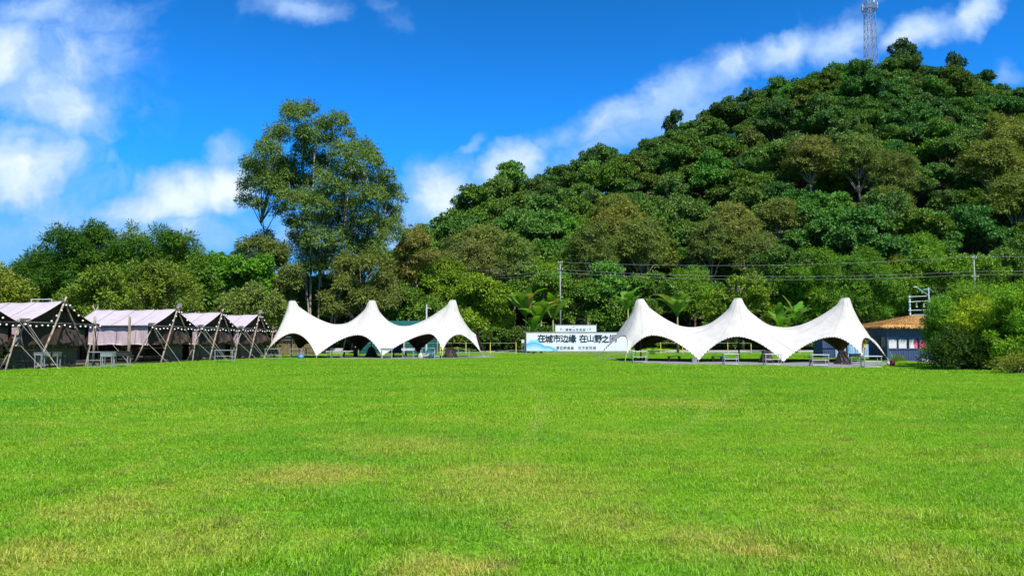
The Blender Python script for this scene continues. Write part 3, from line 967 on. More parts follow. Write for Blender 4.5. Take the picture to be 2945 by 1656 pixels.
# ---- lower trees round its foot
HEROES = [
    # name, category, label, depth, ellipses, n, rmin, rmax, colour, style
    ('eucalyptus_tree', 'young eucalyptus, dull olive, left of the tall eucalyptus', 90, [(800, 790, 62, 62), (760, 730, 55, 45), (770, 860, 60, 50)], 26, 18, 32, (.064, .096, .032), 'airy'),
    ('eucalyptus_tree', 'brownish olive eucalyptus right of the tall one, over the far star tent', 89, [(1040, 800, 78, 62), (1000, 860, 80, 40), (1090, 850, 40, 40)], 26, 18, 32, (.072, .102, .034), 'airy'),
    ('eucalyptus_tree', 'wispy light-leaved eucalyptus standing apart left of the tall one', 96, [(735, 690, 45, 16), (770, 685, 26, 14), (720, 712, 30, 14)], 12, 8, 14, (.085, .115, .055), 'airy'),
    ('eucalyptus_tree', 'thin olive eucalyptus with a leaning stem between the tall one and the hill', 97, [(1190, 735, 50, 50), (1195, 690, 25, 20), (1150, 790, 50, 45)], 22, 15, 26, (.095, .105, .040), 'airy'),
    ('eucalyptus_tree', 'grey-brown feathery tree left of the utility pole', 102, [(1345, 735, 60, 38), (1320, 780, 60, 38), (1400, 770, 50, 40)], 24, 15, 26, (.078, .104, .042), 'airy'),
    ('broadleaf_tree', 'round tree with yellow-green top behind the last peak of the far star tent', 88, [(1375, 860, 80, 55), (1370, 825, 50, 30), (1390, 910, 85, 45), (1330, 900, 50, 40)], 34, 16, 28, (.078, .138, .014), 'leafy'),
    ('broadleaf_tree', 'dark bushy tree between the first two peaks of the far star tent', 90, [(1190, 880, 70, 45), (1140, 860, 60, 40), (1230, 910, 60, 40)], 26, 18, 30, (.050, .105, .018), 'leafy'),
    ('broadleaf_tree', 'yellow-green bush by the wires right of the tall eucalyptus', 98, [(1260, 790, 60, 34), (1300, 830, 60, 40), (1240, 840, 40, 40)], 24, 14, 26, (.076, .138, .016), 'leafy'),
    ('broadleaf_tree', 'bushy green tree right behind the utility pole', 97, [(1570, 850, 70, 65), (1520, 830, 55, 50), (1650, 870, 65, 60), (1720, 860, 50, 60)], 36, 16, 28, (.055, .120, .020), 'leafy'),
    ('broadleaf_tree', 'dense green tree beside the first peak of the near star tent', 98, [(1790, 850, 60, 65), (1760, 910, 55, 45), (1900, 850, 55, 50)], 30, 16, 28, (.050, .110, .022), 'leafy'),
    ('broadleaf_tree', 'yellowish green tree between the first two peaks of the near star tent', 94, [(2140, 850, 70, 45), (2080, 880, 50, 40), (2180, 900, 50, 40)], 26, 15, 26, (.074, .128, .016), 'leafy'),
    ('bamboo_clump', 'lush feathery bamboo between the last two peaks of the near star tent', 97, [(2300, 840, 70, 70), (2250, 900, 60, 50), (2360, 880, 60, 55), (2330, 770, 50, 50)], 36, 15, 28, (.055, .130, .016), 'feather'),
    ('broadleaf_tree', 'dark green tree above the last valley of the near star tent', 99, [(2200, 790, 50, 50), (2260, 760, 50, 45)], 18, 15, 26, (.038, .090, .022), 'leafy'),
    ('bamboo_clump', 'lush green bamboo behind the last peak of the near star tent', 97, [(2480, 800, 75, 75), (2440, 860, 60, 60), (2530, 860, 60, 55)], 36, 15, 28, (.050, .125, .020), 'feather'),
    ('broadleaf_tree', 'bright leafy tree right of the blue street lamp', 96, [(2740, 800, 80, 50), (2830, 790, 70, 55), (2650, 790, 55, 60)], 32, 15, 26, (.066, .142, .018), 'leafy'),
    ('broadleaf_tree', 'tall tree behind the second utility pole at the right edge', 99, [(2890, 790, 60, 60), (2940, 740, 50, 60), (2930, 850, 50, 50)], 26, 15, 26, (.050, .105, .024), 'leafy'),
    # left side, beyond the canvas tents
    ('bamboo_clump', 'low dark bamboo at the left end of the grove', 82, [(105, 800, 70, 62), (70, 830, 50, 50), (150, 850, 70, 50)], 36, 16, 28, (.027, .072, .011), 'feather'),
    ('bamboo_clump', 'dark bamboo with a leaning tip above the second canvas tent', 80, [(190, 735, 60, 55), (165, 685, 28, 18), (200, 800, 75, 55), (215, 850, 60, 40)], 40, 15, 27, (.025, .070, .011), 'feather'),
    ('bamboo_clump', 'tallest dark bamboo of the left grove with a rounded peak', 81, [(275, 720, 62, 52), (272, 672, 30, 20), (310, 770, 65, 55), (280, 830, 65, 50)], 40, 15, 27, (.029, .078, .012), 'feather'),
    ('bamboo_clump', 'thin light bamboo tips rising from the middle of the left grove', 84, [(372, 675, 26, 22), (395, 700, 34, 24), (345, 715, 28, 20)], 16, 9, 15, (.070, .125, .030), 'feather'),
    ('bamboo_clump', 'dark bamboo of the left grove above the third canvas tent', 80, [(390, 740, 65, 45), (455, 700, 34, 30), (420, 790, 70, 55), (360, 800, 50, 50)], 38, 15, 27, (.030, .082, .012), 'feather'),
    ('bamboo_clump', 'bamboo with paired yellowish tips at the right end of the left grove', 82, [(510, 735, 38, 36), (528, 695, 17, 22), (487, 700, 15, 20), (500, 790, 62, 52), (555, 760, 42, 32)], 34, 13, 25, (.046, .105, .014), 'feather'),
    ('broadleaf_tree', 'olive creeper-clad tree behind the second canvas tent', 64, [(265, 850, 70, 55), (300, 800, 50, 30), (215, 880, 40, 40), (330, 870, 55, 45)], 46, 13, 24, (.066, .115, .018), 'vine'),
    ('broadleaf_tree', 'wide olive tree with pale leaf tips behind the third canvas tent', 68, [(410, 810, 80, 48), (470, 790, 70, 36), (400, 870, 85, 45), (500, 850, 70, 50)], 56, 13, 24, (.064, .106, .018), 'vine'),
    ('broadleaf_tree', 'bright green leafy tree behind the fourth canvas tent', 84, [(660, 775, 70, 32), (620, 810, 60, 42), (700, 820, 65, 50), (740, 790, 45, 40)], 40, 14, 25, (.050, .140, .014), 'leafy'),
    ('broadleaf_tree', 'shaded green tree between the olive tree and the bright green one', 78, [(580, 850, 50, 55), (560, 800, 45, 40), (610, 880, 45, 40)], 26, 14, 25, (.040, .095, .014), 'leafy'),
    ('broadleaf_tree', 'grey-green bush behind the last canvas tent', 76, [(680, 885, 55, 35), (740, 870, 60, 45), (790, 900, 50, 40), (650, 900, 40, 25)], 34, 12, 22, (.072, .115, .034), 'vine'),
    ('broadleaf_tree', 'olive tree cut by the left edge behind the first canvas tent', 66, [(10, 830, 55, 40), (40, 860, 50, 35), (-30, 820, 50, 50)], 28, 13, 24, (.080, .115, .018), 'vine'),
    ('eucalyptus_tree', 'light sprig of leaves peeping in at the left edge', 70, [(5, 780, 22, 16), (-25, 790, 40, 40)], 12, 8, 14, (.090, .120, .050), 'airy'),
]
STYLE = {
    'airy': dict(mat='fine_leaf', bark='pale_bark', leaf=(.36, .13), tufts=4.2, per=11, spread=.55, droop=.75, up=.3, low=-.25, share=1.0),
    'leafy': dict(mat='leaf', bark='bark', leaf=(.30, .19), tufts=4.6, per=10, spread=.40, droop=.2, up=.5, low=-.35, jitter=.26, squash=.78),
    'vine': dict(mat='leaf', bark='bark', leaf=(.26, .14), tufts=5.0, per=11, spread=.42, droop=.4, up=.35, low=-.6, jitter=.7),
    'feather': dict(mat='fine_leaf', bark='bamboo_culm', leaf=(.42, .10), tufts=4.5, per=13, spread=.62, droop=.55, up=.45, low=-.5, share=1.0, fork=.15, r0=.08),
}
for i, (nm, lb, Y, parts, n, r0, r1, col, st) in enumerate(HEROES):
    kw = dict(STYLE[st])
    hero(nm, 'bamboo' if nm == 'bamboo_clump' else 'tree', lb, None, Y, ellipse_clumps(i + 50, parts, n, r0, r1), col, M[kw.pop('mat')], M[kw.pop('bark')], 200 + i, depth=2.2, **kw)

# ---- far wooded ridge, seen between the bamboo and the tall eucalyptus and right of it
rng = random.Random(8)
far = [(560, 752, 1.2), (585, 742, 1.35), (612, 745, 1.2), (640, 742, 1.3), (668, 738, 1.4), (690, 728, 1.6), (715, 738, 1.3), (745, 736, 1.4), (775, 744, 1.3), (600, 760, 1.2), (650, 760, 1.2), (700, 760, 1.2), (740, 765, 1.3)]
for i, (px, py, s) in enumerate(far):
    Y = 425 + rng.uniform(-12, 12)
    p = W(px, py, Y)
    where = ('first', 'second', 'third', 'fourth', 'fifth', 'tallest', 'seventh', 'eighth', 'last', 'lower leftmost', 'lower second', 'lower third', 'lower last')[i]
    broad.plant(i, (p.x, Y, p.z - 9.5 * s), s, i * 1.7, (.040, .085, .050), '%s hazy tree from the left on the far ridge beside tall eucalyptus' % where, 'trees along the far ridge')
for i, (px, py, s) in enumerate(((1175, 705, 1.0), (1215, 712, .9), (1245, 700, 1.0), (1275, 706, .95), (1300, 716, .9), (1320, 728, .9), (1160, 735, .9), (1205, 745, .9), (1255, 742, .9))):
    Y = 150 + rng.uniform(-8, 8)
    p = W(px, py, Y)
    where = ('low' if py > 730 else 'upper') + ' ' + ('leftmost' if px < 1180 else 'left' if px < 1220 else 'middle' if px < 1260 else 'right' if px < 1290 else 'far right' if px < 1310 else 'rightmost')
    broad.plant(i + 3, (p.x, Y, p.z - 9.0 * s), s, i * 1.3, (.042, .110, .028), '%s round tree in the gap between tall eucalyptus and hill' % where, 'trees in the gap below the hill')

for px, Y, s, nm in ((868, 106, 1.0, 'left'), (905, 108, .95, 'middle'), (940, 105, 1.0, 'right'), (985, 108, .95, 'far right')):
    p = W(px, HORIZON, Y)
    broad.plant(px, (p.x, Y, tz(p.x, Y) - 1), s, px, (.030, .080, .018), '%s dark tree closing the gap between the trunks of the tall eucalyptus' % nm, 'dark trees behind the tall eucalyptus')

# ---- a belt of darker trees that closes the view between the nearer ones
rng = random.Random(5)
lab = {}
for x in np.arange(-72, -6, 4.6):
    for row in (0, 1):
        X, Y = x + rng.uniform(-1.2, 1.2) + 2.3 * row, (100 if x > -52 else 96) + row * 9 + rng.uniform(-2, 2)
        px, py = px_of((X, Y, 5))
        if not -40 < px < 1330:
            continue
        s = rng.uniform(.62, .85) if px < 640 or px > 1100 else rng.uniform(.72, .9)
        col, w = rng.choice(GREENS + BRIGHT[2:])
        lb = '%s%s broadleaf tree in the %s row, %s' % ('small ' if s < .7 else 'large ' if s > .8 else '', w, ('front', 'back')[row], mark(px).replace('above', 'behind'))
        lab[lb] = lab.get(lb, 0) + 1
        broad.plant(rng.randrange(6), (X, Y, tz(X, Y) - 1.2), s, rng.uniform(0, 6.3), [c * .9 for c in col], lb if lab[lb] == 1 else lb.replace('broadleaf', 'leaning broadleaf'), 'belt of trees behind the camp')

# ---- shrubs under the trees along the road and behind the tents
scrub = kind('shrub', 'shrub', 4, lambda i: [(math.cos(a * 2.4 + i) * q, math.sin(a * 2.4 + i) * q, .7 + .9 * ((a * 37 + i * 11) % 10) / 10, .55 + .25 * ((a * 13 + i) % 5) / 5) for a, q in ((k, .25 + k * .13) for k in range(13))],
             M['leaf'], M['bark'], .05, leaf=(.24, .13), tufts=6.0, per=10, spread=.32, droop=.2, up=.5, low=-.7)
rng = random.Random(77)
lab = {}
for x in np.arange(-58, 78, 2.1):
    y = 96.5 + rng.uniform(-1.2, 2.6) if x > -28 else 84 + rng.uniform(-3, 5)
    px, py = px_of((x, y, 1))
    if not -60 < px < 3000:
        continue
    col, w = rng.choice([((.045, .10, .02), 'green'), ((.06, .11, .02), 'mossy'), ((.035, .075, .02), 'dark'), ((.085, .12, .02), 'yellowish')])
    lb = '%s shrub under the trees, %s' % (w, mark(px).replace('above', 'behind'))
    k = lab[lb] = lab.get(lb, 0) + 1
    if k == 2:
        lb = 'broad ' + lb
    if k == 3:
        lb = 'leafy ' + lb
    s = rng.uniform(.9, 1.5) * (1.5 if x < -28 else 1)
    scrub.plant(rng.randrange(4), (x, y, tz(x, y) - .15), s, rng.uniform(0, 6), col, lb, 'shrubs under the trees')

from mathutils.bvhtree import BVHTree
M['seam'] = worn('seam_tape', (.37, .345, .30), .85)
# ------------------------------------------------------------------ star tents
def arc(t1, ap, t2, n=14, pw=1.9):
    """edge of the cloth from tip to tip over the top of the arch"""
    t1, ap, t2 = Vector(t1), Vector(ap), Vector(t2)
    l1, l2 = (ap - t1).xy.length, (t2 - ap).xy.length
    ta = l1 / (l1 + l2)
    out = []
    for i in range(n + 1):
        t = i / n
        a = (t - ta) * (t - 1) / (ta)               # Lagrange through the three points, in plan
        b = t * (t - 1) / (ta * (ta - 1))
        c = t * (t - ta) / (1 - ta)
        p = t1 * a + ap * b + t2 * c
        s = abs((t - ta) / (ta if t < ta else 1 - ta))
        tip = t1 if t < ta else t2
        p.z = tip.z + (ap.z - tip.z) * (1 - s ** pw)
        out.append(p)
    return out


def star_tent(label, peaks, tips, valleys, seed, tails=()):
    """peaks: tops of the poles; tips: [(tip, arch top towards the next tip, foot of its strap)] going round the tent; valleys: lowest points of the ridge between peaks"""
    rng = random.Random(seed)
    org = Vector((peaks[1].x, peaks[1].y, 0))
    t = thing('star_tent', label, 'tent', org, 0, 'cream star tents on the far side of the lawn')
    n = len(tips)
    edge = []
    for i in range(n):
        edge += arc(tips[i][0], tips[i][1], tips[(i + 1) % n][0])[:-1]
    pts, fixed, cons = [], {}, []
    def put(p, fix=None):
        pts.append(Vector((p[0], p[1])))
        if fix is not None:
            fixed[len(pts) - 1] = fix
        return len(pts) - 1
    ring = [put(p, p.z) for p in edge]
    cons += [(ring[i], ring[(i + 1) % len(ring)]) for i in range(len(ring))]
    RC = .30
    for k, p in enumerate(peaks):
        c = put(p, p.z + .03)
        circ = [put((p.x + RC * math.cos(a), p.y + RC * math.sin(a)), p.z) for a in [2 * math.pi * j / 14 for j in range(14)]]
        cons += [(circ[j], circ[(j + 1) % 14]) for j in range(14)]
    def ridge(a, b, va, pw):
        """a line of the ridge held at its own height; va: lowest point (or None for a straight tail)"""
        m = max(4, int((b - a).xy.length / .35))
        ids = []
        for i in range(1, m):
            s = i / m
            p = a.lerp(b, s)
            if (p.xy - a.xy).length < RC + .12 or (va is not None and (p.xy - b.xy).length < RC + .12) or (va is None and i == m):
                continue
            if va is not None:
                sv = (va.xy - a.xy).length / (b - a).xy.length
                u = abs((s - sv) / (sv if s < sv else 1 - sv))
                z = va.z + ((a.z if s < sv else b.z) - va.z) * u ** pw
            else:
                z = b.z + (a.z - b.z) * (1 - s) ** pw
            ids.append(put(p, z))
    for i in range(len(peaks) - 1):
        ridge(peaks[i], peaks[i + 1], valleys[i], 1.68)
    for a, b, pw in tails:
        ridge(a, b, None, pw)
    # inner points
    poly = np.array([(p.x, p.y) for p in edge])
    x0, y0, x1, y1 = poly[:, 0].min(), poly[:, 1].min(), poly[:, 0].max(), poly[:, 1].max()
    have = np.array([(p.x, p.y) for p in pts])
    S = .36
    gx, gy = np.meshgrid(np.arange(x0, x1, S), np.arange(y0, y1, S * .866))
    gx = gx + (np.arange(gx.shape[0]) % 2)[:, None] * S / 2
    P = np.stack([gx.ravel(), gy.ravel()], -1)
    P = P[in_poly(P[:, 0], P[:, 1], poly)]
    near = np.sqrt(((P[:, None, :] - have[None]) ** 2).sum(-1)).min(1)
    for q in P[near > S * .55]:
        put(q)
    for k, p in enumerate(peaks):                       # finer rings round each peak, where the cloth is steep
        for rr in (.42, .58, .78, 1.02):
            for j in range(18):
                a = 2 * math.pi * (j + .5 * (rr > .5)) / 18
                q = (p.x + rr * math.cos(a), p.y + rr * math.sin(a))
                if min((Vector(q) - v).length for v in pts) > .13:
                    put(q)
    vo, eo, fo, ov, oe, of = geometry.delaunay_2d_cdt(pts, cons, [list(ring)], 1, 1e-5)
    fo = [f for f in fo]
    idx = [o[0] if o else -1 for o in ov]
    N = len(vo)
    z = np.full(N, 1.5)
    fx = np.zeros(N, bool)
    for i, o in enumerate(idx):
        if o in fixed:
            z[i], fx[i] = fixed[o], True
    A = np.zeros((N, N))
    for f in fo:
        for a, b in ((0, 1), (1, 2), (2, 0)):
            i, j, k = f[a], f[b], f[3 - a - b]
            u, v = Vector(vo[i]) - Vector(vo[k]), Vector(vo[j]) - Vector(vo[k])
            w = min(max(u.dot(v) / max(abs(u.cross(v)), 1e-6), -.2), 8) * .5 + .04
            A[i, j] += w
            A[j, i] += w
    D = A.sum(1)
    fr = ~fx
    L = np.diag(D) - A
    z[fr] = np.linalg.solve(L[np.ix_(fr, fr)], A[np.ix_(fr, fx)] @ z[fx])
    # gathers radiating from the peaks
    vs = []
    for i in range(N):
        x, y, zz = vo[i][0], vo[i][1], z[i]
        if not fx[i]:
            for p in peaks:
                r = math.hypot(x - p.x, y - p.y)
                if r < 3.4:
                    a = math.atan2(y - p.y, x - p.x)
                    zz += .045 * math.sin(13 * a + seed) * math.sin(5 * a + 2) * min(1, (r - RC) / .5) * max(0, 1 - r / 3.4)
            zz += .012 * math.sin(x * 3.1 + seed) * math.sin(y * 4.3) + .012 * math.sin(x * .9 + y * 5.5)
        vs.append((x - org.x, y - org.y, zz))
    # keep the outer (light) face upwards
    a, b, c = (Vector(vs[k]) for k in fo[0])
    if (b - a).cross(c - a).z < 0:
        fo = [f[::-1] for f in fo]
    mb = MB()
    mb.add(vs, fo)
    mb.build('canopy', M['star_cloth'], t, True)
    # seams from each peak down to the arches, each a strip lying on the cloth
    for k, p in enumerate(peaks):
        cap = MB()
        cap.tube([(p.x - org.x, p.y - org.y, p.z - .02), (p.x - org.x, p.y - org.y, p.z + .045)], [RC + .015, RC - .03], 18)
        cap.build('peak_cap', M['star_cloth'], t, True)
        pole = MB().tube([(p.x - org.x, p.y - org.y, 0), (p.x - org.x, p.y - org.y, p.z - .04)], .055, 10)
        pole.build('pole', M['pole_brown'], t, True)
    bvh = BVHTree.FromPolygons([Vector(v) for v in vs], fo)
    for k, p in enumerate(peaks):
        for j in range(10):
            a = 2 * math.pi * (j + .35) / 10
            line = []
            for i in range(60):
                r = RC + .03 + i * .14
                x, y = p.x - org.x + r * math.cos(a), p.y - org.y + r * math.sin(a)
                if r > 5.5 or any((Vector((x + org.x, y + org.y)) - o.xy).length < r for o in peaks if o is not p):
                    break
                hitp = bvh.ray_cast(Vector((x, y, 9)), Vector((0, 0, -1)))[0]
                if hitp is None:
                    break
                line.append(hitp)
            if len(line) < 4:
                continue
            side = Vector((-math.sin(a), math.cos(a), 0)) * .02
            sm = MB()
            sm.add([q + side * e + Vector((0, 0, .008)) for q in line for e in (-1, 1)], [(2 * i, 2 * i + 2, 2 * i + 3, 2 * i + 1) for i in range(len(line) - 1)])
            sm.build('seam', M['seam'], t)
    tog = MB()
    for i, p in enumerate(edge):
        q = edge[(i + 1) % len(edge)]
        for s in (0, .5):
            c = p.lerp(q, s) - org
            tog.box(c.x - .025, c.x + .025, c.y - .025, c.y + .025, c.z - .03, c.z + .045)
    tog.build('edge_loops', M['pole_brown'], t)['kind'] = 'stuff'
    for tip, _, foot in tips:
        MB().tube([tip - org, Vector(foot) - org], .022, 5).build('strap', M['rope'], t)
    return t


def V3(px, py, Y):
    return W(px, py, Y)


def foot_of(tip, peak, out=.9):
    d = (Vector(tip) - Vector(peak)).xy.normalized()
    return Vector((tip.x + d.x * out, tip.y + d.y * out, 0))


def ridge_tips(front, arches):
    return front


# near (right) star tent
rp = [V3(1841, 861, 58.5), V3(2122, 859, 57.0), V3(2431, 858, 55.4)]
rv = [V3(1996, 945.5, 57.7), V3(2250, 945.5, 56.2)]
E0, F0, F1, F2, F3, E1 = V3(1726, 1019, 59.8), V3(1802, 1018, 55.2), V3(2010, 1036, 53.6), V3(2253, 1040, 52.0), V3(2484, 1027, 50.6), V3(2548, 1026, 55.0)
B2, B1, B0 = V3(2418, 1017, 61.0), V3(2217, 1016, 62.5), V3(1828, 1012, 63.6)
tips = [(E0, V3(1793, 965, 57.6)), (F0, V3(1877, 964, 55.8)), (F1, V3(2120, 968, 54.3)), (F2, V3(2396, 969, 52.7)), (F3, V3(2492, 972, 53.4)), (E1, V3(2490, 966, 57.6)), (B2, V3(2310, 962, 60.2)), (B1, V3(2030, 960, 61.3)), (B0, V3(1790, 966, 61.2))]
tips = [(a, b, foot_of(a, min(rp, key=lambda p: (p - a).length), max(.12, a.z * .75))) for a, b in tips]
star_tent('nearer cream star tent with three peaks, beside the thatched cabin', rp, tips, rv, 1, ((rp[0], E0, 1.12), (rp[0], F0, 1.3), (rp[2], E1, 1.12), (rp[2], F3, 1.3), (rp[2], B2, 1.35), (rp[0], B0, 1.35)))

# far (left) star tent
lp = [V3(841, 866, 69), V3(1070, 865, 70), V3(1302, 864, 71)]
lv = [V3(977, 934.5, 69.6), V3(1150, 941, 70.4)]
F0, F1, F2, F3, E1, B3 = V3(772, 1003, 65.5), V3(909.5, 1024, 65.0), V3(1099, 1023, 66.0), V3(1273.5, 1010, 67.0), V3(1383, 1013, 70.5), V3(1398, 1013, 74.5)
B2, B1, B0, E0 = V3(1202, 1015, 76.5), V3(1036, 1010, 75.5), V3(860, 1008, 74.5), V3(788, 1004, 71.5)
tips = [(F0, V3(842, 958, 66.6)), (F1, V3(1030.6, 963, 67.6)), (F2, V3(1236, 960, 68.4)), (F3, V3(1321, 962, 69.4)), (E1, V3(1369, 962, 72.3)), (B3, V3(1300, 957, 74.8)), (B2, V3(1120, 956, 74.6)), (B1, V3(950, 957, 73.6)), (B0, V3(822, 962, 72.6)), (E0, V3(792, 966, 68.6))]
tips = [(a, b, foot_of(a, min(lp, key=lambda p: (p - a).length), max(.12, a.z * .8))) for a, b in tips]
star_tent('farther cream star tent with three peaks, next to the last canvas tent', lp, tips, lv, 4, ((lp[0], F0, 1.12), (lp[0], E0, 1.25), (lp[2], E1, 1.12), (lp[2], F3, 1.3), (lp[2], B3, 1.3)))


# ------------------------------------------------------------------ canvas camp tents
def wavy_wall(mb, x0, x1, y, ztop, zbot, seed, along='x', amp=.05, nu=48, nv=8, hem=.05):
    rng = random.Random(seed)
    ph = [rng.uniform(0, 6.28) for _ in range(5)]
    def fn(u, v):
        a = x0 + (x1 - x0) * u
        zt = ztop(a) if callable(ztop) else ztop
        z = zt + (zbot - zt) * v + hem * v * math.sin(a * 1.7 + ph[0])
        k = amp * (.35 + .65 * v) * (math.sin(a * 6.3 + ph[1] + v * 1.4) * .55 + math.sin(a * 13.1 + ph[2] - v * 2) * .3 + math.sin(a * 2.6 + ph[3] + v * 2.5) * .6)
        return (a, y + k, z) if along == 'x' else (y + k, a, z)
    mb.grid(fn, nu, nv)
    return mb


def slats(mb, a, b, z0, z1, pitch, w, seed):
    """upright dry bamboo canes from a to b with two rails"""
    rng = random.Random(seed)
    a, b = Vector(a), Vector(b)
    n = int((b - a).length / pitch)
    for i in range(n):
        p = a.lerp(b, (i + .5) / n)
        h = rng.uniform(-.06, .05)
        mb.tube([(p.x, p.y, z0), (p.x + rng.uniform(-.02, .02), p.y, z1 + h)], w / 2 * rng.uniform(.8, 1.15), 4)
    return mb


def canvas_tent(label, loc, rz, L=6.7, w=2.6, ridge=3.86, eave=2.58, hem=1.32, posts=False, back_open=False, seed=0, flap=True, floodlight=False, rolled=True, open_side=False):
    """gable at x = 0 looking along +x; ridge runs to -x"""
    rng = random.Random(seed)
    t = thing('canvas_tent', label, 'tent', loc, rz, 'pinkish canvas tents along the left side')
    ov = .32                                            # the roof reaches past the frame
    zr = lambda x: ridge - .05 * math.sin(math.pi * min(1, -x / L)) + (-.10 * x / L if False else 0)
    for sgn in (-1, 1):
        mb = MB()
        def fn(u, v, sgn=sgn):
            x = ov - (L + ov) * u
            top = zr(x)
            y = sgn * (w + .12) * v
            sag = -.05 * math.sin(math.pi * v) + .018 * math.sin(x * 4 + v * 3 + seed)
            return (x, y, top + (eave - .03 - top) * v + sag)
        mb.grid(fn, 34, 10)
        if sgn > 0:
            mb.f = [f[::-1] for f in mb.f]
        me = mb.mesh('roof_panel', M['roof_cloth'], True)
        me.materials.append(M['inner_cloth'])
        o = inst('roof_panel', me, t)
        md = o.modifiers.new('thickness', 'SOLIDIFY')
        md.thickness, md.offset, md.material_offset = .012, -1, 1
        for k in range(1, 4):                           # seams of the roof
            x = ov - (L + ov) * k / 4
            sm = MB()
            def ff(u, v, x=x, sgn=sgn):
                p = fn((ov - x + .03 * (u - .5)) / (L + ov), v, sgn)
                return (p[0], p[1], p[2] + .012)
            sm.grid(ff, 1, 10)
            sm.build('seam', M['pole_brown'], t)
    # side walls
    for sgn, nm in ((-1, 'side_curtain'), (1, 'side_curtain')):
        mb = MB()
        wavy_wall(mb, -L, -.05, sgn * w, eave - .06, hem, seed + sgn + 3, 'x', .06)
        if sgn < 0:
            mb.f = [f[::-1] for f in mb.f]
        mb.build(nm, M['side_cloth'], t, True)
        if sgn < 0:
            rl = MB()
            rl.tube([(-L + i * L / 16, -w - .02 + .02 * math.sin(i), hem - .02 + .035 * math.sin(i * 1.3 + seed)) for i in range(17)], .055, 7)
            rl.build('rolled_hem', M['side_cloth'], t, True)
            for k in range(4):
                x = -L * (k + .6) / 4.3
                MB().tube([(x, -w - .1, eave - .1), (x - .12, -w - .10, hem - .05)], .012, 4).build('tie_cord', M['dark_wood'], t)
    # front wall of brown canvas, set back under the roof
    gz = lambda y: zr(-.2) - (zr(-.2) - eave) * abs(y) / w - .13
    mb = MB()
    wavy_wall(mb, -w + .03, w - .03, -.25, gz, hem, seed + 9, 'y', .05)
    mb.build('gable_curtain', M['gable_cloth'], t, True)
    if flap:
        mb = MB()
        wavy_wall(mb, .25, w - .15, -.16, eave - .35, hem - .02, seed + 19, 'y', .07, 20, 6)
        mb.build('window_flap', M['grey_cloth'], t, True)
    mb = MB()
    wavy_wall(mb, -w + .03, w - .03, -L + .03, gz, .25, seed + 29, 'y', .05)
    mb.build('light_block_curtain', M['gable_cloth'], t, True)  # unseen from the front, added to block light so the inside stays dark
    # bamboo skirt
    mb = MB()
    if not open_side:
        slats(mb, (-.8, -w + .05, 0), (-.8, w - .05, 0), .12, hem + .1, .075, .06, seed)
    else:
        slats(mb, (-.8, .3, 0), (-.8, w - .05, 0), .12, hem + .1, .075, .06, seed)
    slats(mb, (-L, w - .05, 0), (-.85, w - .05, 0), .12, hem + .1, .08, .06, seed + 1)
    slats(mb, (-L, -w + .05, 0), (-L, w - .05, 0), .12, hem + .1, .08, .06, seed + 2)  # canes along the unseen back, added to keep light out
    mb.build('bamboo_skirt', M['bamboo'], t)['kind'] = 'stuff'
    for z in (.45, 1.05):
        MB().tube([(-.72, -w + .05, z), (-.72, w - .05, z)], .03, 6).build('rail', M['bamboo'], t, True)
    fl = MB().box(-L, -.1, -w + .02, w - .02, 0, .10)
    fl.build('floor', M['dark_wood'], t)  # platform coloured dark to deepen the shade inside the tent
    # log frame: two long rafters crossing at the top, props at the corners, beams at the eaves
    def log(a, b, r=.065, mat='log'):
        m = Vector(a).lerp(Vector(b), .5) + Vector((rng.uniform(-.03, .03), rng.uniform(-.03, .03), 0))
        MB().tube([a, m, b], [r * .92, r * .82, r * .68], 8).build('log', M[mat], t, True)
    lean = .45
    log((.75, -2.25, 0), (.34, .22, ridge + .28), .07)
    log((.70, 2.35, 0), (.42, -.22, ridge + .24), .065, 'dark_log')
    log((.85, -w + 1.35, 0), (.30, -w - .12, eave + .16), .06, 'dark_log')
    log((.85, w - 1.25, 0), (.30, w + .12, eave + .2), .055)
    log((-.35, -w - .9, 0), (.36, -w + .02, eave + .10), .055)
    log((.05, w + 1.0, 0), (.36, w - .1, eave + .12), .05, 'dark_log')
    log((.40, -w - .35, eave), (.40, w + .35, eave - .03), .055, 'dark_log')
    log((-L - .2, -w - .14, eave), (.5, -w - .14, eave + .02), .06, 'dark_log')
    log((-L - .2, w + .14, eave), (.5, w + .14, eave + .02), .05, 'dark_log')
    log((-L, -.3, ridge + .3), (-L + .05, w, .0), .05)
    log((-L, .3, ridge + .3), (-L + .05, -w, .0), .05)
    if posts:
        for x in (-1.25, -3.95):
            MB().tube([(x, -w - .34, 0), (x + .02, -w - .32, 1.6), (x - .02, -w - .30, 3.25)], [.10, .095, .085], 10).build('post', M['log'], t, True)
    if rolled:
        MB().tube([(.12, -w - .1, eave + .10), (.14, -w + .5, eave + .10)], .13, 9).build('rolled_curtain', M['grey_cloth'], t, True)
    for y in (-w, w):
        MB().tube([(.4, y, eave), (2.6, y + .5 * (1 if y > 0 else -.2), 0)], .009, 4).build('guy_rope', M['rope'], t)
    MB().tube([(-.1, -w - .05, hem + .15), (1.9, -w - .4, 0)], .009, 4).build('guy_rope', M['rope'], t)
    # what hangs from it: a string of bulbs
    place = Matrix.Translation(loc) @ Matrix.Rotation(rz, 4, 'Z')
    sl = thing('string_lights', 'string of round white bulbs hung on ' + label.split(',')[0].replace('pinkish ', 'the '), 'lights', loc, rz, 'strings of bulbs on the canvas tents')
    path = [Vector((.50, -w - .3 + i * (2 * w + .6) / 14, eave - .06 - .10 * abs(math.sin(i * math.pi / 3.5)))) for i in range(15)]
    MB().tube(path, .008, 4).build('cord', M['dark_wood'], sl)
    rise = [Vector((.50, -w * .52, eave)).lerp(Vector((.5, .05, ridge)), s) for s in (.15, .4, .65, .9)] + [Vector((.5, .05, ridge)).lerp(Vector((.5, w * .62, eave)), s) for s in (.1, .32, .55, .78)]
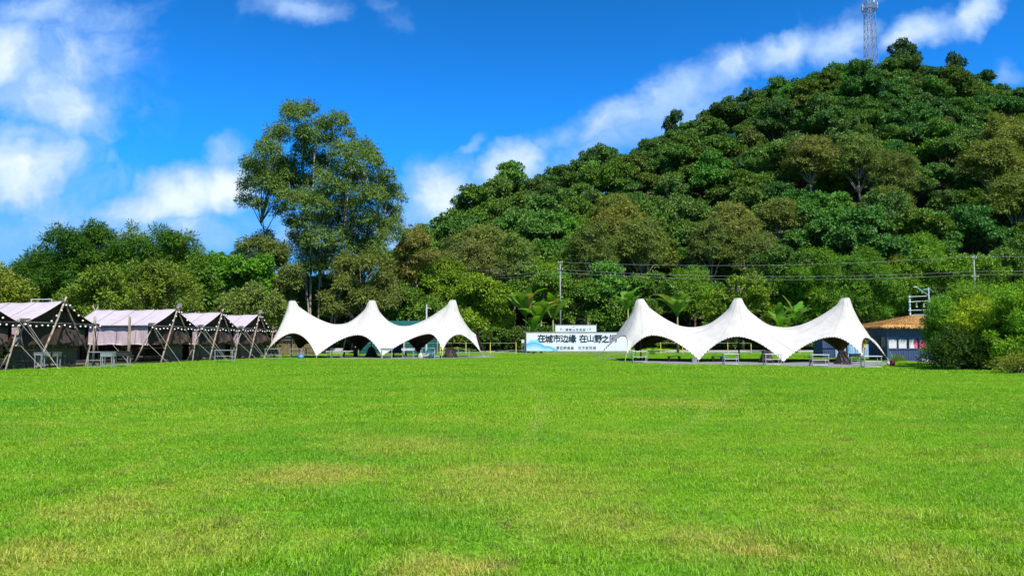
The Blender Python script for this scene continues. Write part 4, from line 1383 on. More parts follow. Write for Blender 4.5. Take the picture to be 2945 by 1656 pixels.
    rise = [p + Vector((.04, .10, -.04)) for p in rise]
    MB().tube(rise, .008, 4).build('cord', M['dark_wood'], sl)
    for p in path + rise:
        inst('bulb', BULB, sl, p - Vector((0, 0, .055)))
    if floodlight:
        f = thing('floodlight', 'square grey floodlight on the peak of ' + label.split(',')[0].replace('pinkish ', 'the '), 'floodlight', place @ Vector((.35, .30, ridge + .12)), rz, 'floodlights on tent peaks')
        MB().box(-.05, .05, -.18, .18, 0, .30).build('housing', M['grey_metal'], f)
        MB().box(.051, .06, -.15, .15, .03, .27).build('lens', M['galv'], f)
        MB().bar((0, 0, -.3), (0, 0, .0), .05).build('bracket', M['grey_metal'], f)
    return t


bulb = bmesh.new()
bmesh.ops.create_uvsphere(bulb, u_segments=8, v_segments=6, radius=.055)
BULB = bpy.data.meshes.new('bulb')
bulb.to_mesh(BULB)
bulb.free()
BULB.polygons.foreach_set('use_smooth', [True] * len(BULB.polygons))
BULB.materials.append(M['bulb'])

TURN = R(-9.5)
canvas_tent('first canvas tent, cut by the left edge of the view', (-27.5, 37.6, 0), TURN, seed=1, L=6.2)
canvas_tent('second canvas tent, bamboo fence below its dark gable', (-26.6, 43.3, 0), TURN, seed=2, L=6.6)
canvas_tent('third canvas tent, long roof and two upright posts', (-24.8, 54.0, 0), TURN, seed=3, L=6.3, posts=True, floodlight=True, open_side=True)
canvas_tent('fourth canvas tent, between the long one and the last', (-23.95, 60.2, 0), TURN, seed=4, L=5.6)
canvas_tent('last canvas tent, next to the far star tent', (-22.7, 65.4, 0), TURN, seed=5, L=5.6, floodlight=True)

# ------------------------------------------------------------------ camp furniture
def metal_table(label, px0, px1, top, foot, shelves=(.42,), topmat='white_metal', depth=.55, group='metal rack tables in front of the star tents', frame='galv', apron=None, Y=None):
    """rack table on four square legs; its height and width follow the photograph at its own distance"""
    Y = Y or -EYE / ray(0, foot)[1]
    a, b = W(px0, foot, Y), W(px1, foot, Y)
    w, h = b.x - a.x, W(0, top, Y).z
    t = thing('metal_table', label, 'table', ((a.x + b.x) / 2, Y + depth / 2, 0), 0, group)
    MB().box(-w / 2, w / 2, -depth / 2, depth / 2, h - .045, h).build('table_top', M[topmat], t)
    leg = MB().box(-.02, .02, -.02, .02, 0, h - .046).mesh('leg', M[frame])
    for x in (-w / 2 + .05, w / 2 - .05):
        for y in (-depth / 2 + .04, depth / 2 - .04):
            inst('leg', leg, t, (x, y, 0))
    for s in shelves:
        MB().box(-w / 2 + .075, w / 2 - .075, -depth / 2 + .02, depth / 2 - .02, h * s, h * s + .035).build('shelf', M[topmat], t)
    return t


def trough_grill(label, px0, px1, top, foot, body='grey_metal', depth=.36, tray=.2, group='trough barbecues standing on the lawn'):
    Y = -EYE / ray(0, foot)[1]
    a, b = W(px0, foot, Y), W(px1, foot, Y)
    w, h = b.x - a.x, W(0, top, Y).z
    t = thing('trough_barbecue', label, 'barbecue', ((a.x + b.x) / 2, Y + depth / 2, 0), random.Random(px0).uniform(-.12, .12), group)
    x0, y0 = w / 2, depth / 2
    mb = MB()
    e = .012
    mb.box(-x0, x0, -y0, -y0 + e, h - tray, h).box(-x0, x0, y0 - e, y0, h - tray, h).box(-x0, -x0 + e, -y0 + e, y0 - e, h - tray, h).box(x0 - e, x0, -y0 + e, y0 - e, h - tray, h).box(-x0 + e, x0 - e, -y0 + e, y0 - e, h - tray, h - tray + e)
    mb.box(-x0 - .02, x0 + .02, -y0 - .02, -y0 - .001, h - .025, h + .004).box(-x0 - .02, x0 + .02, y0 + .001, y0 + .02, h - .025, h + .004)
    mb.build('trough', M[body], t)
    gr = MB()
    for i in range(int(w / .05)):
        x = -x0 + .03 + i * .05
        gr.box(x - .004, x + .004, -y0 + .014, y0 - .014, h - .03, h - .02)
    gr.build('grate', M['black_metal'], t)['kind'] = 'stuff'
    leg = MB().box(-.018, .018, -.018, .018, 0, h - tray - .001).mesh('leg', M['galv'])
    for x in (-x0 + .06, x0 - .06):
        for y in (-y0 + .03, y0 - .03):
            inst('leg', leg, t, (x, y, 0))
    MB().box(-x0 + .08, x0 - .08, -y0 + .015, -y0 + .045, .17, .20).build('brace', M['galv'], t)
    MB().box(-x0 + .08, x0 - .08, y0 - .045, y0 - .015, .17, .20).build('brace', M['galv'], t)
    return t


def low_bench(label, px0, px1, top, foot, mat='dark_wood', group='low dark benches under the star tents'):
    Y = -EYE / ray(0, foot)[1]
    a, b = W(px0, foot, Y), W(px1, foot, Y)
    w, h = b.x - a.x, max(.38, W(0, top, Y).z)
    t = thing('bench', label, 'bench', ((a.x + b.x) / 2, Y + .3, 0), 0, group)
    for i in range(4):
        MB().box(-w / 2, w / 2, -.28 + i * .145, -.15 + i * .145, h - .05, h).build('plank', M[mat], t)
    for sx in (-1, 1):
        for sy in (-1, 1):
            MB().bar((sx * (w / 2 - .12), sy * .16, h - .051), (sx * (w / 2 - .0), sy * .26, 0), .06).build('leg', M[mat], t)
    MB().bar((-w / 2 + .06, 0, h * .35), (w / 2 - .06, 0, h * .35), .05).build('stretcher', M[mat], t)
    return t


def chair_pile(where, px, foot, r, n, h, seed):
    """folded chairs leaning round a tent pole"""
    p = G(px, foot)
    rng = random.Random(seed)
    mb = MB()
    for s in (-1, 1):
        mb.bar((s * .2, 0, 0), (s * .2, .10, .92), .03)
        mb.bar((s * .17, .10, 0), (s * .17, .02, .80), .028)
    mb.box(-.19, .19, .055, .085, .50, .88)
    mb.box(-.16, .16, .03, .055, .16, .50)
    me = mb.mesh('folded_chair', M['dark_wood'])
    for i in range(n):
        a = i * 2 * math.pi / n + rng.uniform(-.1, .1)
        o = inst('folded_chair', me, None, (p.x + math.cos(a) * r, p.y + math.sin(a) * r, 0), (-.34 - rng.uniform(0, .12), rng.uniform(-.1, .1), a + math.pi / 2 + math.pi * 0), (1, 1, h * rng.uniform(.93, 1.05)))
        o.rotation_euler = Matrix.Rotation(a + math.pi / 2, 3, 'Z').to_euler()
        o.rotation_euler.rotate_axis('X', -.36 - rng.uniform(0, .14))
        tag(o, 'dark folded chair leaning in the heap %s' % where, 'chair', 'folded chairs heaped %s' % where)


NR = 'near star tent'
metal_table("white-topped rack table at the left end of the near star tent", 1819, 1863, 1009, 1043, (.48, .08))
metal_table("rack table in front of the near star tent's middle arch", 2083, 2127, 1016.5, 1049, (.5, .06))
metal_table("rack table beside the near star tent's second low tip", 2201, 2250, 1017, 1050.5, (.5, .06))
metal_table("rack table before the near star tent's last arch, bench behind it", 2336, 2387, 1019, 1054, (.5, .12))
metal_table("rack table nearest the red bucket, right end of the near star tent", 2486, 2539, 1023, 1058, (.52, .08))
low_bench("low dark bench seen under the near star tent's first arch", 1923, 1960, 1024, 1040)
low_bench("low dark bench left of the near star tent's middle pole", 2050, 2082, 1024, 1041)
low_bench("low dark bench behind the white rack table at the left end", 1826, 1858, 1027, 1041)
low_bench("low bench with a reddish board behind the near star tent's fourth rack table", 2338, 2386, 1034, 1050, 'brown_wood')
chair_pile("behind the near star tent's second low tip", 2205, 1043, .55, 9, 1.05, 1)
chair_pile("behind the near star tent's last arch", 2424, 1047, .55, 11, 1.1, 2)
trough_grill("sooty black barbecue under the near star tent's right end", 2449, 2476, 1017, 1049, 'black_metal')
c = G(2002, 1043)
o = MB().box(-.17, .17, -.15, .15, 0, .32).box(-.18, .18, -.16, .16, .321, .35).build('box', M['grey_metal'], None, loc=(c.x, c.y + .5, 0))
tag(o, "small grey box on the gravel at the near star tent's first low tip", 'box')

metal_table('rack table beside the last canvas tent, at the far star tent', 760, 804, 1002, 1035, (.45, .1), 'galv', group='metal rack tables in front of the far star tent')
metal_table("rack table left of the blue tub, under the far star tent's first arch", 832, 869, 1002, 1031, (.5,), 'galv', group='metal rack tables in front of the far star tent')
metal_table("long rack table across the far star tent's first low tip", 875, 944, 1000, 1028, (.45,), 'galv', group='metal rack tables in front of the far star tent')
trough_grill("white-fronted barbecue left of the far star tent's middle arch", 950, 983, 1001, 1029, 'white_metal')
trough_grill("grey barbecue at the far star tent's second low tip", 1094, 1128, 1001, 1031, 'galv')
trough_grill("white barbecue below the far star tent's third arch", 1155, 1191, 1001, 1031, 'white_metal')
metal_table("rack table in front of the dark tarpaulin heap", 1212, 1251, 1000, 1031, (.5,), 'galv', group='metal rack tables in front of the far star tent')
metal_table("green-topped rack table at the far star tent's right end", 1316, 1350, 1002, 1029, (.1,), 'green_metal', group='metal rack tables in front of the far star tent')
chair_pile("at the far star tent's second low tip", 1068, 1027, .6, 10, 1.2, 3)
chair_pile("under the far star tent's last arch", 1295, 1028, .7, 12, 1.15, 4)
low_bench("dark bench behind the far star tent's white barbecue", 1128, 1168, 1013, 1026)
low_bench("dark bench under the far star tent's middle arch", 985, 1020, 1012, 1026)
metal_table('rack table before the fourth canvas tent', 615, 669, 1006, 1043, (.5,), 'galv', group='rack tables in front of the canvas tents')
metal_table('rack table left of the row of barbecues, before the third canvas tent', 249, 290, 1011, 1058, (.45, .05), 'galv', group='rack tables in front of the canvas tents')
trough_grill('short dark barbecue before the second canvas tent, nearest the camera', 95, 119, 1013, 1062, 'grey_metal', tray=.16)
trough_grill('long greenish barbecue before the second canvas tent', 118, 165, 1012, 1058, 'green_metal', tray=.25)
trough_grill('rusty grey barbecue, middle of three metal stands before the third canvas tent', 290, 322, 1011, 1060, 'grey_metal', tray=.28)
trough_grill('long dark barbecue beside the upright post of the third canvas tent', 321, 369, 1010, 1056, 'black_metal', tray=.28)
c = G(92, 1049)
t = thing('bin', 'black bin behind the barbecues of the second canvas tent', 'bin', (c.x, c.y, 0))
MB().tube([(0, 0, 0), (0, 0, .95)], [.33, .42], 14).build('body', M['black_metal'], t)
MB().tube([(0, 0, .951), (0, 0, 1.0)], [.45, .43], 14).build('rim', M['black_metal'], t)
t = thing('bench', 'brown-backed bench in the shade under the third canvas tent', 'bench', (-27.6, 54.2, .1), TURN)
MB().box(-.7, .7, -.22, .22, .40, .45).build('seat', M['brown_wood'], t)
MB().box(-.7, .7, .221, .26, .45, .95).build('backrest', M['brown_wood'], t)
for x in (-.6, .6):
    for y in (-.18, .18):
        MB().box(x - .03, x + .03, y - .03, y + .03, 0, .399).build('leg', M['brown_wood'], t)


def tub(name, label, px, foot, r, h, mat, lip=True):
    p = G(px, foot)
    t = thing(name, label, name.split('_')[-1], p)
    MB().tube([(0, 0, 0), (0, 0, h * .5), (0, 0, h)], [r * .84, r * .93, r], 16, True).build('body', M[mat], t, True)
    rim = MB()
    rim.tube([(0, 0, h + .001), (0, 0, h + .03)], [r * 1.06, r * 1.06], 16)
    rim.build('rim', M[mat], t)
    hd = MB().tube([(math.cos(a) * r * 1.02, .0, h + .03 + math.sin(a) * r * .55) for a in np.linspace(0, math.pi, 9)], .008, 4)
    hd.build('handle', M['galv'], t)
    return t


tub('bucket', 'red plastic bucket at the right rope of the near star tent', 2567, 1052, .17, .29, 'red_plastic')
tub('bucket', 'small white bucket left of the red one', 2555, 1051, .10, .26, 'white_metal')
tub('tub', 'blue plastic tub on the grass before the far star tent', 865, 1032, .27, .36, 'blue_plastic')
tub('drum', "brown drum in the shade under the far star tent's middle arch", 1023, 1025.5, .24, .85, 'brown_wood')


def lump(name, label, cat, loc, size, mat, seed, rough=.25, color=None):
    bm = bmesh.new()
    bmesh.ops.create_icosphere(bm, subdivisions=3, radius=1)
    rng = random.Random(seed)
    k = [(Vector((rng.gauss(0, 1), rng.gauss(0, 1), rng.gauss(0, 1))), rng.uniform(0, 6)) for _ in range(6)]
    for v in bm.verts:
        f = 1 + rough * sum(math.sin(v.co.dot(a) * 2.2 + b) for a, b in k) / 6
        v.co = Vector((v.co.x * f * size[0], v.co.y * f * size[1], max(v.co.z * f * size[2], -size[2] * .5) + size[2] * .5))
    me = bpy.data.meshes.new(name)
    bm.to_mesh(me)
    bm.free()
    me.polygons.foreach_set('use_smooth', [True] * len(me.polygons))
    me.materials.append(M[mat])
    return tag(inst(name, me, None, loc, (0, 0, seed)), label, cat)


p = G(1209, 1032)
lump('sack', "full cream sack on the gravel left of the tarpaulin heap", 'sack', p, (.24, .22, .34), 'star_cloth', 2, .3)
p = G(1238, 1029)
t = thing('tarpaulin_heap', "dark green tarpaulin heap with white poles before the far star tent", 'tarpaulin', p)
h = lump('tarpaulin', None, None, (0, 0, 0), (.95, .5, .55), 'dark_green', 5, .5)
h.parent = t
for a, b in (((-.9, -.55, .05), (.5, -.5, .55)), ((-.7, -.6, .35), (.9, -.55, .12)), ((-.95, -.55, .25), (.2, -.6, .1))):
    MB().tube([a, b], .035, 6).build('pole', M['white_metal'], t)

# yellow lantern post by the cabin
p = G(2488, 1046)
t = thing('garden_lantern', 'small yellow lantern box on a post by the near star tent', 'lantern', p)
z = W(0, 988, p.y).z
MB().tube([(0, 0, 0), (0, 0, z - .26)], .03, 8).build('post', M['board_wood'], t)
MB().box(-.09, .09, -.09, .09, z - .26, z - .04).build('lamp_box', M['yellow'], t)
MB().box(-.12, .12, -.12, .12, z - .039, z).build('cap', M['board_wood'], t)

# ------------------------------------------------------------------ banner
YB = 80.5
bx0, bx1 = W(1514, 980, YB).x, W(1806, 980, YB).x
bz0, bz1 = W(0, 1009, YB).z, W(0, 957.5, YB).z
ban = thing('banner', 'wide white campsite banner with blue hills and black brush lettering', 'banner', (bx0, YB, 0))
BW, BH = bx1 - bx0, bz1 - bz0


def print_material(name, layers):
    m, t = material(name)
    c = t.n('ShaderNodeAttribute', attribute_name='print').outputs['Color']
    finish(t, c, .7, .2)
    return m


def printed(name, w, h, nx, nz, colour, y=0.0, z0=0.0, sag=.018):
    me_b = MB()
    me_b.grid(lambda u, v: (u * w, y - sag * math.sin(u * 23) * math.sin(v * 3), z0 + v * h), nx, nz)
    me = me_b.mesh(name, M['print'], True)
    at = me.color_attributes.new('print', 'FLOAT_COLOR', 'POINT')
    data = []
    for j in range(nz + 1):
        for i in range(nx + 1):
            data += [*colour(i / nx * w, j / nz * h), 1]
    at.data.foreach_set('color', data)
    return me


M['print'] = print_material('banner_print', None)


def hills(x, z):
    """the watercolour hills printed at the banner's left end"""
    w = (.60, .62, .655)
    px = 1514 + x / BW * 292
    top1 = BH * (.64 - .03 * abs(math.sin((px - 1520) * .11)) - max(0, px - 1548) * .018 - max(0, 1526 - px) * .02)
    top2 = BH * (.44 + .05 * math.sin((px - 1522) * .12) - max(0, px - 1552) * .0075)
    top3 = BH * (.16 + .04 * math.sin(px * .2) - max(0, px - 1560) * .004)
    c = w
    def blend(c, d, k):
        k = max(0, min(1, k))
        return tuple(a + (b - a) * k for a, b in zip(c, d))
    if z < top1 and px < 1562:
        c = blend(c, (.07, .48, .80), .95 - (top1 - z) / BH * 3.0)
    if z < top2:
        c = blend(w, (.03, .34, .72), 1.0 - (top2 - z) / BH * 2.3)
    if z < top3:
        c = blend(c, (.28, .66, .86), .8 - (top3 - z) / BH * 3.5)
    k = math.exp(-((px - 1623) / 6) ** 2 - ((z - BH * .29) / (BH * .05)) ** 2)
    return blend(c, (.35, .72, .85), .6 * k)


inst('panel', printed('panel', BW, BH, 150, 34, hills, 0, bz0), ban)
ux0, ux1 = W(1597.5, 945, YB).x - bx0, W(1714.5, 945, YB).x - bx0
uz0, uz1 = W(0, 954.5, YB).z, W(0, 936, YB).z


def pines(x, z):
    w = (.61, .625, .65)
    w_, h_ = ux1 - ux0, uz1 - uz0
    px, py = 1590 + 0, 0
    X = 1597.5 + x / w_ * 117
    Yp = 954.5 - z / h_ * 18.5
    for cx, base, hh, ww in ((1613, 949, 8.5, 1.9), (1619, 949.5, 6.0, 1.4), (1690, 949.5, 6.0, 1.4), (1697, 949, 8.5, 1.9)):
        q = (base - Yp) / hh
        if 0 < q < 1 and abs(X - cx) < ww * (1 - q) * 1.25:
            return (.03, .13, .19)
    if abs(X - 1649) < 2.6 and abs(Yp - 940.5) < .9 or abs(X - 1641.5) < 1.0 and abs(Yp - 941) < .5:
        return (.12, .16, .20)
    return w


inst('upper_panel', printed('upper_panel', ux1 - ux0, uz1 - uz0, 180, 30, pines, 0, uz0, .004), ban, (ux0, 0, 0))


def lettering(body, px, py, size_px, mat, spacing=1.0, bold=0.0, scale_x=1.0, part='lettering'):
    """flat print just proud of the cloth; px, py: left end of the line and its middle"""
    cu = bpy.data.curves.new(part, 'FONT')
    cu.body, cu.size = body, size_px / F * YB
    cu.space_character = spacing
    cu.align_y = 'CENTER'
    o = bpy.data.objects.new(part, cu)
    COL.objects.link(o)
    dg = bpy.context.evaluated_depsgraph_get()
    me = bpy.data.meshes.new_from_object(o.evaluated_get(dg))
    bpy.data.objects.remove(o)
    if bold:                                            # a broad brush: the same strokes laid down a few times, a little apart
        n0 = len(me.vertices)
        co = np.empty(n0 * 3, np.float32)
        me.vertices.foreach_get('co', co)
        co = co.reshape(-1, 3)
        polys = [tuple(p.vertices) for p in me.polygons]
        vs, fs = [], []
        for k, (ox, oy) in enumerate(((0, 0), (1, 0), (-1, 0), (0, 1), (0, -1), (.7, .7), (-.7, -.7), (.7, -.7), (-.7, .7))):
            vs += (co + np.array([ox * bold, oy * bold, .0008 * k])).tolist()
            fs += [tuple(i + n0 * k for i in p) for p in polys]
        me = bpy.data.meshes.new(part)
        me.from_pydata(vs, [], fs)
        me.update()
    me.materials.clear()
    me.materials.append(M[mat])
    q = W(px, py, YB)
    return inst(part, me, ban, (q.x - bx0, -.032, q.z), (R(90), 0, 0), (scale_x, 1, 1))


M['ink'] = worn('ink_print', (.012, .018, .030), .7, .2)
M['soft_ink'] = worn('soft_ink_print', (.06, .085, .105), .7, .2)
for k, ch in enumerate('在城市边缘'):
    lettering(ch, 1545.5 + k * 22.1, 974 + (1, 2.5, 2, 2, 2)[k] - 1, (24, 23, 24, 23, 24)[k], 'ink', 1, .018)
for k, ch in enumerate('在山野之间'):
    lettering(ch, 1665.5 + k * 21.6, 974 + (2, 1.5, 2, 3, 1.5)[k] - 1, (24, 22, 24, 22, 23)[k], 'ink', 1, .018)
for k, ch in enumerate('享立的自由'):
    lettering(ch, 1599.5 + k * 10.4, 1000.5, 9.5, 'soft_ink', 1, .006)
for k, ch in enumerate('汉方史花城'):
    lettering(ch, 1662.5 + k * 10.6, 1000.5, 9.5, 'soft_ink', 1, .002)
for k, ch in enumerate('帽峰山生态园'):
    lettering(ch, 1626.5 + k * 9.9, 948, 8.2, 'soft_ink', 1, .002)
fy = .07
for x, top in ((0 - .04, 952.5), (BW * .36, 956), (BW * .72, 956), (BW + .04, 953)):
    MB().tube([(x, fy, 0), (x, fy, W(0, top, YB).z)], .035, 6).build('post', M['galv'], ban)
for x in (ux0 - .04, ux1 + .04):
    MB().tube([(x, fy - .01, bz1 + .06), (x, fy - .01, W(0, 930, YB).z)], .03, 6).build('post', M['galv'], ban)
MB().tube([(-.3, fy + .05, bz1 + .06), (BW + .1, fy + .05, bz1 + .06)], .04, 6).build('rail', M['grey_metal'], ban)
MB().tube([(-.1, fy + .05, bz0 - .05), (BW + .1, fy + .05, bz0 - .05)], .03, 6).build('rail', M['galv'], ban)
MB().tube([(ux0 - .1, fy + .05, uz1 + .06), (ux1 + .1, fy + .05, uz1 + .06)], .035, 6).build('rail', M['grey_metal'], ban)
MB().tube([(-.1, fy + .05, .06), (BW + .1, fy + .05, .06)], .05, 6).build('rail', M['brown_wood'], ban)
ties = MB()
for i in range(46):
    x = BW * i / 45
    ties.bar((x, -.02, bz1 - .01), (x + .09, fy + .05, bz1 + .10), .018)
for i in range(18):
    x = ux0 + (ux1 - ux0) * i / 17
    ties.bar((x, -.02, uz1 - .01), (x + .07, fy + .05, uz1 + .09), .016)
for i in range(14):
    z = bz0 + (bz1 - bz0) * i / 13
    ties.bar((.0, -.02, z), (-.08, fy, z + .05), .016)
ties.build('lashing', M['rope'], ban)['kind'] = 'stuff'

# small white notice on two posts left of the banner
p = W(1504, 1016, 82)
t = thing('notice_board', 'small white notice on two thin posts left of the banner', 'sign', (p.x, 82, tz(p.x, 82)))
MB().box(-.16, .16, -.015, .015, 1.28, 1.68).build('board', M['white_metal'], t)
for x in (-.1, .14):
    MB().box(x - .02, x + .02, .016, .05, 0, 1.6).build('post', M['galv'], t)

# ------------------------------------------------------------------ fence of yellow posts along the road
fn = thing('roadside_fence', 'fence of yellow posts and a thin rail along the road', 'fence', (0, 83.5, 0))
xs = [W(px, 1000, 83.5).x for px in (1030, 1100, 1161, 1266, 1340, 1410, 1484, 1840, 1900, 1963, 2030, 2093, 2160, 2230, 2300, 2367, 2440)]
for x in xs:
    MB().tube([(x, 0, tz(x, 83.5) - .1), (x, 0, 1.36)], .05, 8).build('post', M['yellow'], fn)
for a, b in zip(xs, xs[1:]):
    if b - a > 6:
        continue
    MB().tube([(a + .06, 0, 1.27), (b - .06, 0, 1.27)], .022, 5).build('rail', M['grey_metal'], fn)

# ------------------------------------------------------------------ cabin with thatched roof
YC = 58.0
cx0, cx1 = W(2551, 1000, YC).x, W(2700, 1000, YC).x
cab = thing('cabin', 'navy corrugated cabin with a thatched roof beside the bushes', 'cabin', ((cx0 + cx1) / 2, YC, 0))
hw, hd, hh = (cx1 - cx0) / 2, 3.0, 2.52


def corrugated(mb, a, b, z0, z1, pitch=.19, dep=.035):
    """profiled steel sheet from a to b, ribs proud"""
    a, b = Vector((*a, 0)), Vector((*b, 0))
    d = (b - a)
    n = Vector((d.y, -d.x, 0)).normalized()
    m = max(1, round(d.length / pitch))
    prof = []
    for i in range(m):
        for s, o in ((0, 0), (.55, 0), (.65, 1), (.9, 1)):
            prof.append(a + d * ((i + s) / m) + n * dep * o)
    prof.append(b)
    k = len(mb.v)
    for p in prof:
        mb.v += [(p.x, p.y, z0), (p.x, p.y, z1)]
    for i in range(len(prof) - 1):
        mb.f.append((k + 2 * i, k + 2 * i + 2, k + 2 * i + 3, k + 2 * i + 1))
    return mb


wz0, wz1 = W(0, 1003, YC).z, W(0, 972, YC).z
mb = corrugated(MB(), (-hw, 0), (hw, 0), 0, wz0)
mb.build('wall', M['navy'], cab)
mb = corrugated(MB(), (-hw, 0), (hw, 0), wz1, hh)
mb.build('wall', M['navy'], cab)
corrugated(MB(), (-hw, hd), (-hw, 0), 0, hh).build('wall', M['navy'], cab)
corrugated(MB(), (hw, 0), (hw, hd), 0, hh).build('wall', M['navy'], cab)
corrugated(MB(), (hw, hd), (-hw, hd), 0, hh).build('wall', M['navy'], cab)
MB().box(-hw - .02, -hw + .10, -.07, -.037, 0, hh).build('corner_trim', M['navy'], cab)
MB().box(-hw + .10, hw, -.065, -.036, wz1 - .01, wz1 + .07).build('window_rail', M['navy'], cab)
MB().box(-hw + .10, hw, -.065, -.036, wz0 - .05, wz0 + .02).build('window_rail', M['navy'], cab)
MB().box(-hw + .05, hw - .05, .5, .52, wz0, wz1).build('inner_lining', M['navy_dark'], cab)
for i, (p0, p1, mats) in enumerate(((2555, 2580, ('white_cloth',)), (2583.5, 2609, ('white_cloth',)), (2614, 2640.5, ('white_cloth', 'pink_cloth')), (2643, 2668, ('pink_cloth',)))):
    x0, x1 = W(p0, 990, YC).x - cab.location.x, W(p1, 990, YC).x - cab.location.x
    fr = MB()
    fr.box(x0 - .05, x0, -.06, .02, wz0 + .021, wz1 - .011).box(x1, x1 + .05, -.06, .02, wz0 + .021, wz1 - .011)
    w = fr.build('window', M['navy_dark'], cab)
    zc = wz1 - .08
    for j, mt in enumerate(mats):
        a = x0 + .03 if j == 0 else x0 + (x1 - x0) * .58
        b = x1 - .03 if j == len(mats) - 1 else x0 + (x1 - x0) * .575
        cl = MB()
        cl.grid(lambda u, v: (a + (b - a) * u, .01 + .02 * math.sin(u * 9 + i * 2 + v * 4) * (1 - v * .6), zc - (zc - wz0 - .05) * v - .02 * math.sin(u * math.pi) * (1 - v)), 16, 10)
        cl.f = [f[::-1] for f in cl.f]
        cl.build('curtain', M[mt], w, True)
    MB().box(x0 + .001, x1 - .001, .05, .06, wz0 + .02, wz1 - .012).build('pane', M['glass'], w)
# door and striped blind in the shaded side wall
MB().box(-hw - .06, -hw - .037, .9, 1.75, .02, 2.0).build('door', M['navy_dark'], cab)
bl = MB()
for i in range(4):
    bl.box(-hw - .06, -hw - .037, .15 + i * .17, .24 + i * .17, 1.05, 1.85)
bl.build('striped_blind', M['stone'], cab)
# roof: low hipped frame under thick thatch with a shaggy fringe
ex, ey = hw + .45, .45
apz = W(0, 908, YC + 1.4).z
ap = [Vector((W(2609, 0, YC + 1.4).x - cab.location.x + s, hd / 2, apz)) for s in (-.35, .45)]
cs = [Vector((-ex, -ey, hh + .28)), Vector((ex, -ey, hh + .28)), Vector((ex, hd + ey, hh + .28)), Vector((-ex, hd + ey, hh + .28))]
rf = MB()
rf.add(cs + ap, [(0, 1, 5, 4), (1, 2, 5), (2, 3, 4, 5), (3, 0, 4)])
rf.add([c - Vector((0, 0, .30)) for c in cs], [(0, 3, 2, 1)])
M['thatch'] = worn('straw_thatch', (.36, .20, .07), .9, .45, 5, grain=(8, 8, 1))
rf.build('roof', M['thatch'], cab)
r = np.random.default_rng(6)
st_v, st_n = [], 0
faces = [(cs[0], cs[1], ap[1], ap[0]), (cs[1], cs[2], ap[1], ap[1]), (cs[3], cs[0], ap[0], ap[0])]
for a, b, c2, d2 in faces:
    for i in range(2600):
        u, v = r.random(), r.random() ** 1.7
        p = a.lerp(b, u).lerp(d2.lerp(c2, u), v * .97)
        down = (a.lerp(b, u) - d2.lerp(c2, u)).normalized()
        out = (b - a).cross(d2 - a).normalized()
        L = r.uniform(.25, .5)
        drop = Vector((0, 0, -.28)) if v < .10 else Vector((0, 0, 0))
        q = p + down * L + out * r.uniform(.02, .10) + drop * r.uniform(.5, 1.15)
        s = (b - a).normalized() * r.uniform(.01, .022)
        m_ = p.lerp(q, .55) + out * r.uniform(.02, .07)
        st_v += [p - s * .6, m_ - s, q, m_ + s]
        st_n += 1
thm, t_ = material('straw')
tn = t_.n('ShaderNodeAttribute', attribute_name='tone').outputs['Fac']
finish(t_, t_.mix(tn, (.26, .125, .03), (.66, .38, .11)), .8, .2)
o = inst('thatch', fast_mesh('thatch', np.array([tuple(v) for v in st_v]), st_n, thm, r.random(st_n)), cab)
o['kind'] = 'stuff'
MB().tube([ap[0] + Vector((-1.9, -.1, -.52)), ap[0] + Vector((0, 0, .06)), ap[1] + Vector((0, 0, .06)), ap[1] + Vector((1.5, -.1, -.50))], [.05, .07, .07, .05], 7).build('ridge_cap', M['grey_metal'], cab)

# dark blue store and pale blue fence seen under the near star tent's last arch
x0, x1 = W(2367, 1000, 67).x, W(2401, 1000, 67).x
t = thing('store_container', "dark blue steel store seen through the near star tent's last arch", 'container', ((x0 + x1) / 2, 67, 0))
w = (x1 - x0) / 2
mb = corrugated(MB(), (-w, 0), (w, 0), .05, 2.45)
corrugated(mb, (w, 2.2), (-w, 2.2), .05, 2.45)
corrugated(mb, (-w, 2.2), (-w, 0), .05, 2.45)
corrugated(mb, (w, 0), (w, 2.2), .05, 2.45)
mb.build('wall', M['navy'], t)
MB().box(-w - .05, w + .05, -.08, 2.3, 2.451, 2.53).build('roof', M['navy_dark'], t)
MB().box(-w - .04, w + .04, -.09, -.037, .9, 1.0).build('band', M['navy'], t)
x0, x1 = W(2402, 1000, 66).x, W(2500, 1000, 66).x
t = thing('panel_fence', "pale blue panel fence behind the near star tent's right end", 'fence', (x0, 66, 0))
n = 5
for i in range(n):
    a, b = (x1 - x0) * i / n, (x1 - x0) * (i + 1) / n
    corrugated(MB(), (a + .03, 0), (b - .03, 0), .12, 1.25, .16, .02).build('panel', M['light_blue'], t)
    MB().box(a - .03, a + .03, .01, .07, 0, 1.35).build('post', M['navy'], t)

# ------------------------------------------------------------------ buildings behind the far star tent
x0, x1 = W(1020, 1000, 84).x, W(1262, 1000, 84).x
t = thing('green_shed', 'low shed with a dark green roof behind the far star tent', 'shed', ((x0 + x1) / 2, 84, 0))
w = (x1 - x0) / 2
zr, ze = W(0, 921, 84).z, W(0, 937, 84).z
rf = MB()
rf.add([(-w, -.6, ze), (w, -.6, ze), (w, 1.6, zr), (-w, 1.6, zr), (w, 3.8, ze), (-w, 3.8, ze)], [(0, 1, 2, 3), (3, 2, 4, 5)])
o = rf.build('roof', M['dark_green'], t)
md = o.modifiers.new('thickness', 'SOLIDIFY')
md.thickness = .12
for i in range(6):
    x = -w + .15 + (2 * w - .3) * i / 5
    MB().box(x - .05, x + .05, -.3, -.2, 0, ze - .08).build('post', M['galv'], t)
for i in (0, 1, 3, 4):
    a, b = -w + .2 + (2 * w - .3) * i / 5, -w + .10 + (2 * w - .3) * (i + 1) / 5
    corrugated(MB(), (a, 0), (b, 0), .1, 2.4, .25).build('wall', M['dark_green'], t)
